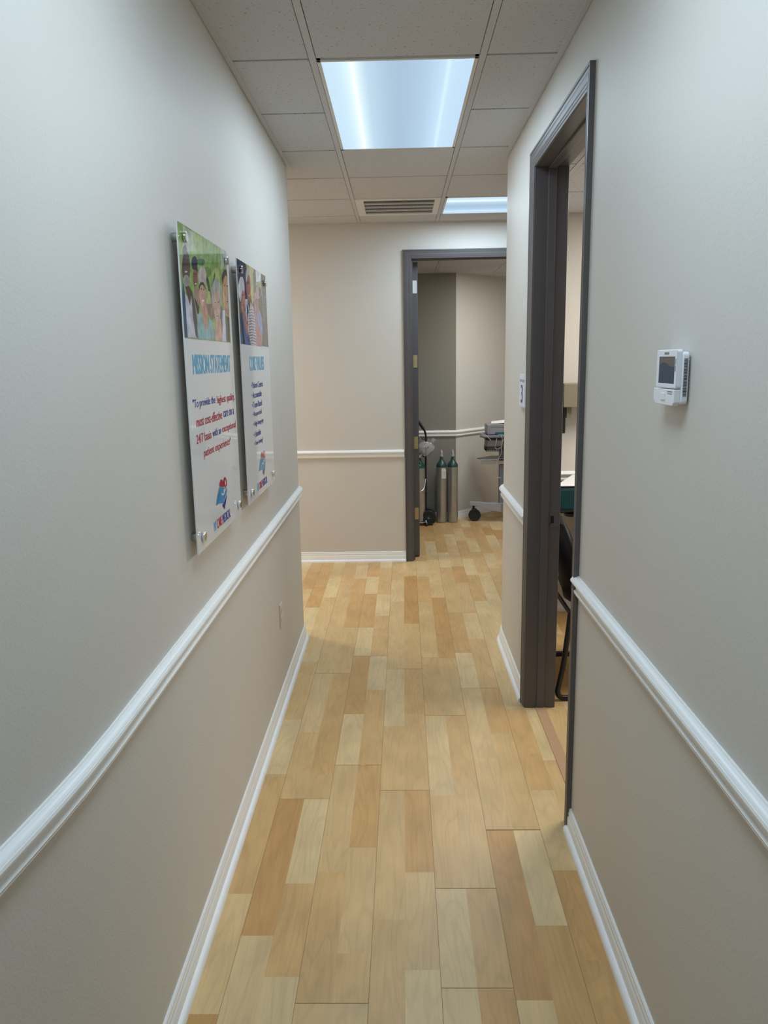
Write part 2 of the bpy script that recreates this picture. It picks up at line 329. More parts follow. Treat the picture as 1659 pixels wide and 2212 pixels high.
def build_floor():
    bm = BM(); tone = bm.loops.layers.float_color.new('tone'); rnd = random.Random(11)
    W_ = .0985; y0, y1 = -3.1, 10.3
    def X_(k, y): return -.002+W_*k+.0065*(y-2)
    def quad(xa, xb, ya, yb, dx, z, mi, t=None):
        pts = [(xa+dx(ya), ya, z), (xb+dx(ya), ya, z), (xb+dx(yb), yb, z), (xa+dx(yb), yb, z)]
        f = bm.faces.new([bm.verts.new(p) for p in pts]); f.material_index = mi
        if t:
            for l in f.loops: l[tone] = (t[0], t[1], 0, 1)
    dr = lambda y: .0065*(y-2)
    TN = [.5, .7, 1.3, 1.7, 2.0, 2.2, 2.5, 2.8]
    allc = {}
    for k in range(-37, 34):
        cuts = sorted(CUTS.get(k, [])); ys = []; tn = []
        if cuts:
            first, last = cuts[0][0], cuts[-1][0]
            y = first; back = []
            while y > y0: y -= rnd.uniform(.38, .52); back.append(y)
            ys = [b for b in back[::-1]]; tn = [rnd.choice(TN) for _ in back]
            tn[-1] = cuts[0][1]     # block in front of the first measured joint
            for i, c in enumerate(cuts): ys.append(c[0]); tn.append(c[2])
            y = last
            while y < y1: y += rnd.uniform(.38, .52); ys.append(y); tn.append(rnd.choice(TN))
        else:
            y = y0-rnd.random()*.5
            while y < y1: ys.append(y); tn.append(rnd.choice(TN)); y += rnd.uniform(.36, .52)
            ys.append(y1+.1); tn.append(1)
        # drop near-duplicates
        Y, T = [ys[0]], [tn[0]]
        for a, t in zip(ys[1:], tn[1:]):
            if a-Y[-1] < .03: T[-1] = t; continue
            Y.append(a); T.append(t)
        allc[k] = [a for a in Y]
        for i in range(len(Y)-1):
            a, b = max(Y[i], y0), min(Y[i+1], y1)
            if b <= a: continue
            quad(-.002+W_*k, -.002+W_*(k+1), a, b, dr, 0, 0, (T[i]/3, rnd.random()))
    for k in range(-37, 34, 2):
        for ya in range(-3, 10): quad(-.002+W_*k-.0007, -.002+W_*k+.0007, ya, ya+1, dr, .0003, 1)
        for a in allc[k]:
            for b in allc.get(k+1, []):
                if abs(a-b) < .015: quad(-.002+W_*k, -.002+W_*(k+2), (a+b)/2-.0009, (a+b)/2+.0009, dr, .0004, 1)
    # open joint in the middle of the corridor
    quad(-.002+W_*3, -.002+W_*5, 2.5285, 2.5335, dr, .0005, 1)
    # slab under the boards
    box(bm, -3.65, 3.35, -3.15, 10.3, -.06, -.004, 1)
    return finish('floor', bm, [M['floor'], M['seam']])
tag(build_floor(), kind='structure')

# ---- walls
def wall(name, poly, z0=0, z1=H+.02, m_='wall', extra=None):
    bm = BM(); prism(bm, poly, z0, z1)
    if extra: extra(bm)
    bmesh.ops.recalc_face_normals(bm, faces=bm.faces)
    o = finish(name, bm, M[m_]); 
    return tag(o, kind='structure')
lw = wall('wall_left', LP + [(-3.5, 4.53), (-.80, 4.53), (-.80, -3.0)][::1])
for p in lw.data.polygons: p.use_smooth = abs(p.normal.z) < .5
lw.data.set_sharp_from_angle(angle=R(30))
rw = wall('wall_right', [(.603, -3), (.735, -3), (.735, 2.578), (.603, 2.578)], extra=lambda bm: (
    box(bm, .603, .735, 2.578, 3.548, 2.505, H+.02),
    prism(bm, [(.603, 3.548), (.735, 3.548), (.735, 4.72), (.86, 5.0), (3.2, 5.0), (3.2, 5.12)] + RP[:0:-1][1:] + [(.603, 4.42)], 0, H+.02)))
for p in rw.data.polygons: p.use_smooth = abs(p.normal.z) < .5
rw.data.set_sharp_from_angle(angle=R(30))
wall('wall_back', [(-3.5, 6.37), (.095, 6.37), (.095, 6.49), (-3.5, 6.49)], extra=lambda bm: (
    box(bm, 1.05, 3.2, 6.37, 6.49, 0, H+.02), box(bm, .095, 1.05, 6.37, 6.49, 2.49, H+.02)))
wall('wall_front', [(-.80, -3.12), (.735, -3.12), (.735, -3), (-.80, -3)])
wall('wall_crossing_left', [(-3.62, 4.4), (-3.5, 4.4), (-3.5, 6.5), (-3.62, 6.5)])
wall('wall_crossing_right', [(3.2, 4.9), (3.32, 4.9), (3.32, 6.5), (3.2, 6.5)])
sw = wall('wall_store_corner', [(-1.1, 8.07), (.594, 8.07), (2.45, 10.05), (2.45, 10.2), (-1.1, 10.2)], z1=H2+.02, m_='wall_store')
sw.data.materials.append(M['accent'])
for p in sw.data.polygons: p.material_index = 1 if p.normal.y < -.95 else 0
wall('wall_store_left', [(-1.22, 6.49), (-1.1, 6.49), (-1.1, 8.2), (-1.22, 8.2)], z1=H2+.02, m_='wall_store')
wall('wall_store_right', [(3.0, 6.49), (3.12, 6.49), (3.12, 10.2), (3.0, 10.2)], z1=H2+.02, m_='wall_store')
wall('wall_store_back', [(2.4, 10.1), (3.1, 10.1), (3.1, 10.2), (2.4, 10.2)], z1=H2+.02, m_='wall_store')
wall('wall_exam_right', [(3.2, 1.4), (3.32, 1.4), (3.32, 4.9), (3.2, 4.9)], z1=H3+.02)
wall('wall_exam_front', [(.735, 1.4), (3.2, 1.4), (3.2, 1.52), (.735, 1.52)], z1=H3+.02)

# ---- ceilings
T = .6096
def ceiling(name, rects, z, gx, gy, skip=(), cross_gap=.016):
    bm = BM(); gb = BM()
    for (x0, x1, y0, y1) in rects:
        i0 = math.floor((x0-gx)/T); i1 = math.ceil((x1-gx)/T); j0 = math.floor((y0-gy)/T); j1 = math.ceil((y1-gy)/T)
        for i in range(i0, i1):
            for j in range(j0, j1):
                if (i, j) in skip: continue
                a0 = max(gx+i*T+.0145, x0); a1 = min(gx+(i+1)*T-.0145, x1); c0 = max(gy+j*T+cross_gap/2, y0); c1 = min(gy+(j+1)*T-cross_gap/2, y1)
                if a1-a0 < .02 or c1-c0 < .02: continue
                box(bm, a0, a1, c0, c1, z, z+.012)
        for i in range(i0, i1+1):
            x = gx+i*T
            if x0 < x < x1: box(gb, x-.012, x+.012, y0, y1, z-.0015, z+.004)
        for j in range(j0, j1+1):
            y = gy+j*T
            if y0 < y < y1: box(gb, x0, x1, y-.012, y+.012, z+.007, z+.011)
        box(gb, x0, x1, y0, y1, z+.075, z+.085, 1)  # dark sheet above the tiles, its colour stands in for shadow in the gaps
    o = tag(finish(name, bm, M['tile']), kind='structure')
    finish('ceiling_grid', gb, [M['tee'], M['duct']], o); return o
GX, GY = -.2928, 3.01
sk = {(0, 0), (0, 1), (0, 4), (1, 4), (0, -4), (0, -3), (-4, 4)}
ceiling('ceiling', [(-.72, .70, -3, 4.53), (-3.5, 3.2, 4.53, 6.37)], H, GX, GY, sk)
ceiling('ceiling_store', [(-1.1, 3.0, 6.49, 10.1)], H2, .384, 7.54, {(1, -1)})
ceiling('ceiling_exam', [(.735, 3.2, 1.52, 5.0)], H3, .84, 3.166, {(1, 0), (1, 1)}, .014)

# wall angle round the corridor ceiling
bm = BM(); pr = [(.0015, H+.004), (.0225, H+.004), (.0225, H-.003), (.0215, H-.0045), (.0015, H-.0045)]
LPs = LP[:13]+LP[13:]
sweep(bm, [(x, y, 0) for x, y in LPs[::-1]], pr, (0, 0, 1))
o = tag(finish('trim_1', bm, M['tee'], smooth=True), kind='structure')
bm = BM(); RPs = [(.603, -3)]+RP
sweep(bm, [(x, y, 0) for x, y in RPs], pr, (0, 0, 1)); tag(finish('trim_2', bm, M['tee'], smooth=True), kind='structure')
bm = BM(); sweep(bm, [(3.2, 6.37, 0), (-3.5, 6.37, 0)], pr, (0, 0, 1)); tag(finish('trim_3', bm, M['tee']), kind='structure')

# ---- chair rails, baseboards
def run(name, path, pr, m_='trim', shoe=False):
    bm = BM(); sweep(bm, [(x, y, 0) for x, y in path], pr, (0, 0, 1))
    o = tag(finish(name, bm, M[m_], smooth=True), kind='structure')
    if shoe:
        bm = BM(); sweep(bm, [(x, y, 0) for x, y in path], SHOE, (0, 0, 1)); finish('shoe_moulding', bm, M['shoe'], o, smooth=True)
    return o
left_path = LPs[::-1]
run('trim_4', left_path, RAIL); run('baseboard_left', left_path, BASE, shoe=True)
run('trim_5', [(.603, -3), (.603, 2.545)], RAIL); run('baseboard_right', [(.603, -3), (.603, 2.529)], BASE, shoe=True)
far_path = [(.603, 3.598)]+RP[1:]
run('trim_6', [(.603, 3.592)]+RP[1:], RAIL); run('baseboard_crossing', far_path, BASE, shoe=True)
run('trim_7', [(.040, 6.37), (-3.5, 6.37)], RAIL); run('baseboard_back', [(.045, 6.37), (-3.5, 6.37)], BASE, shoe=True)
store_path = [(2.38, 9.975), (.594, 8.07), (-1.1, 8.07)]
run('trim_8', store_path, RAIL); run('baseboard_store', store_path, BASE)
exam_path = [(3.2, 5.0), (.86, 5.0), (.735, 4.72), (.735, 3.62)]
run('trim_9', exam_path, RAIL); run('baseboard_exam', exam_path, BASE)
bm = BM(); prism(bm, [(.650, 2.598), (.698, 2.598), (.698, 3.528), (.650, 3.528)], 0, .004)
tag(finish('trim_10', bm, mat('threshold_strip', (.50, .30, .17), .4, var=(30, .08))), kind='structure')

# ---- door 1: opening to exam room 3
D1 = thing('door_1', (.603, 3.06, 0), 'grey-brown framed doorway into exam room 3, right wall', 'door', kind='structure')
bm = BM(); sweep(bm, [(.603, 3.533, 0), (.603, 3.533, 2.489), (.603, 2.594, 2.489), (.603, 2.594, 0)], CASING, (-1, 0, 0)); finish('casing', bm, M['frame'], D1, smooth=True)
bm = BM(); box(bm, .598, .738, 2.578, 2.596, 0, 2.487); box(bm, .598, .738, 3.530, 3.548, 0, 2.487); box(bm, .598, .738, 2.578, 3.548, 2.487, 2.505)
finish('jamb', bm, M['frame'], D1, bevel=.0015)
bm = BM(); box(bm, .655, .690, 2.596, 2.606, 0, 2.477); box(bm, .655, .690, 3.520, 3.530, 0, 2.477); box(bm, .655, .690, 2.596, 3.530, 2.477, 2.487)
finish('door_stop', bm, M['frame'], D1, bevel=.002)
bm = BM(); sweep(bm, [(.735, 2.594, 0), (.735, 2.594, 2.489), (.735, 3.533, 2.489), (.735, 3.533, 0)], CASING, (1, 0, 0)); finish('inner_casing', bm, M['frame'], D1, smooth=True)
bm = BM(); box(bm, .694, .7385, 3.5275, 3.531, .905, .985); o = finish('strike_plate', bm, M['frame'], D1, bevel=.0008)
bm = BM(); box(bm, .700, .716, 3.5268, 3.529, .925, .960); box(bm, .697, .7, 3.5262, 3.529, .918, .925); finish('latch_hole', bm, M['dark'], o)
def door_leaf(parent, hx, hy, ang, wd, ht):
    Mx = Matrix.Translation((hx, hy, 0)) @ Matrix.Rotation(ang, 4, 'Z')
    bm = BM(); box(bm, 0, wd, -.044, 0, .012, ht, 0, Mx); lf = finish('leaf', bm, M['frame'], parent, bevel=.0015)
    hb = BM()
    for s in (1, -1):
        yb = 0 if s > 0 else -.044
        c = Mx @ Vector((wd-.065, yb, .955)); n = (Mx.to_3x3() @ Vector((0, s, 0))).normalized(); d = (Mx.to_3x3() @ Vector((-1, 0, 0))).normalized()
        tube(hb, [c, c+n*.008], .032, 20); tube(hb, [c, c+n*.05], .010, 12); tube(hb, [c+n*.05, c+n*.056+d*.02, c+n*.056+d*.115], [.011, .010, .008], 12)
    finish('lever_handle', hb, M['chrome'], lf, smooth=True)
    return lf
door_leaf(D1, .742, 2.598, R(-4), .925, 2.477)
hb = BM()
for z in (.25, .95, 1.65, 2.27): tube(hb, [(.746, 2.606, z), (.746, 2.606, z+.09)], .007, 10)
finish('hinge', hb, M['brass'], D1)

# ---- door 2: far door into the store room
D2 = thing('door_2', (.57, 6.37, 0), 'grey framed doorway in the far wall with its leaf swung inwards', 'door', kind='structure')
bm = BM(); sweep(bm, [(.111, 6.37, 0), (.111, 6.37, 2.472), (1.034, 6.37, 2.472), (1.034, 6.37, 0)], CASING, (0, -1, 0)); finish('casing', bm, M['frame'], D2, smooth=True)
bm = BM(); box(bm, .095, .113, 6.366, 6.494, 0, 2.470); box(bm, 1.032, 1.05, 6.366, 6.494, 0, 2.470); box(bm, .095, 1.05, 6.366, 6.494, 2.470, 2.49)
finish('jamb', bm, M['frame'], D2, bevel=.0015)
bm = BM(); box(bm, .113, .123, 6.402, 6.436, 0, 2.46); box(bm, 1.022, 1.032, 6.402, 6.436, 0, 2.46); box(bm, .113, 1.032, 6.402, 6.436, 2.46, 2.47)
finish('door_stop', bm, M['frame'], D2)
door_leaf(D2, .122, 6.500, R(91.5), .905, 2.46).location.z = 0
for z, mm in ((2.215, 'whitemetal'), (1.62, 'brass'), (.945, 'brass'), (.335, 'brass')):
    hb = BM(); box(hb, .125, .158, 6.4955, 6.4985, z, z+.102); tube(hb, [(.122, 6.490, z), (.122, 6.490, z+.102)], .0065, 10)
    for dz in (.02, .05, .08): tube(hb, [(.142, 6.4955, z+dz), (.142, 6.4945, z+dz)], .0035, 8)
    h = finish('hinge', hb, M[mm], D2, bevel=.001)

# ================================================================== CEILING FIXTURES
def fixture(key, label, tubes=True, axis='X'):
    x0, x1, y0, y1, z, p, c = FIX[key]
    t = thing('ceiling_light', ((x0+x1)/2, (y0+y1)/2, z), label, 'ceiling light', 'lit ceiling light panels')
    bm = BM(); f = .026
    a0, a1, b0, b1 = x0+.014, x1-.014, y0+.010, y1-.010
    for q in ((a0, a0+f-.012, b0, b1), (a1-f+.012, a1, b0, b1), (a0, a1, b0, b0+f-.012), (a0, a1, b1-f+.012, b1)): box(bm, *q, z-.003, z+.02)
    finish('frame', bm, M['whitemetal'], t, bevel=.001)
    bm = BM(); box(bm, a0+.010, a1-.010, b0+.010, b1-.010, z-.002, z+.003)
    A = (x0, x1) if axis == 'X' else (y0, y1)
    finish('diffuser', bm, diffuser_mat('lens_'+key, *A, axis=axis), t)
    l = LAMPS[key]; l.parent = t; l.matrix_parent_inverse = t.matrix_world.inverted()
    return t
fixture('corridor', 'long two-by-four ceiling light panel glowing in the middle of the corridor')
fixture('crossing', 'smaller square ceiling light partly hidden behind the right-hand wall corner', axis='Y')
fixture('entrance', 'corridor ceiling light panel nearest the viewer, just above the top edge of the photo')
fixture('store', 'ceiling light inside the store room beyond the far door')
fixture('exam', 'ceiling light inside exam room 3')
fixture('far_left_fill', 'added unseen fill light in the left arm of the crossing corridor')

V = thing('air_vent', (.012, 5.753, H), 'white louvred ceiling air vent between the two lit ceiling panels', 'air vent')
bm = BM(); a0, a1, b0, b1 = -.279, .303, 5.458, 6.048; i0, i1, j0, j1 = -.222, .262, 5.512, 5.992
for q in ((a0, i0, b0, b1), (i1, a1, b0, b1), (i0, i1, b0, j0), (i0, i1, j1, b1)): box(bm, *q, H-.004, H+.01)
finish('frame', bm, M['whitemetal'], V, bevel=.002)
for k in range(3):
    y = j0+(j1-j0)*(k+1)/4; bm = BM(); box(bm, i0, i1, y-.006, y+.006, H-.005, H+.006); finish('crossbar', bm, M['whitemetal'], V)
bm = BM(); rr = random.Random(3)
for k in range(84):
    x = i0+(i1-i0)*(k+.5)/84; tl = rr.uniform(-.0012, .0012)
    box(bm, x-.0009+tl, x+.0009+tl, j0, j1, H+.004, H+.022)
finish('louvres', bm, mat('vent_louvre', (.30, .30, .31), .5), V)
bm = BM(); box(bm, i0-.02, i1+.02, j0-.02, j1+.02, H+.024, H+.03); finish('filter', bm, M['duct'], V)

# ================================================================== WALL POSTERS
PX = -.573
def ink_faces(bm, shapes, y0, z0, x, lay, dx=.000006):
    for i, (pts, c) in enumerate(shapes):
        # outline given in the poster's own plane
        f = bm.faces.new([bm.verts.new((x+dx*(i+1), y0+a, z0+b)) for a, b in pts])
        for l in f.loops: l[lay] = (*lin(c), 1)
LOGO = [([(0.294,0.148),(0.294,0.157),(0.31,0.167),(0.322,0.168),(0.333,0.165),(0.344,0.158),(0.358,0.166),(0.374,0.168),(0.388,0.163),(0.398,0.152),(0.398,0.138),(0.38,0.132),(0.37,0.128),(0.363,0.139),(0.342,0.139),(0.314,0.146)],(178,30,62)),([(0.284,0.145),(0.305,0.147),(0.362,0.133),(0.345,0.128),(0.346,0.121),(0.337,0.12),(0.314,0.125),(0.31,0.121),(0.329,0.113),(0.35,0.112),(0.367,0.119),(0.394,0.132),(0.392,0.118),(0.363,0.102),(0.329,0.089),(0.283,0.097),(0.232,0.099),(0.259,0.126)],(62,150,200)),([(0.39,0.111),(0.376,0.092),(0.344,0.065),(0.316,0.084),(0.361,0.096)],(38,44,140)),([(0.374,0.158),(0.38,0.157),(0.382,0.152),(0.382,0.146),(0.378,0.14),(0.372,0.141),(0.372,0.148),(0.369,0.153)],(235,235,235))]
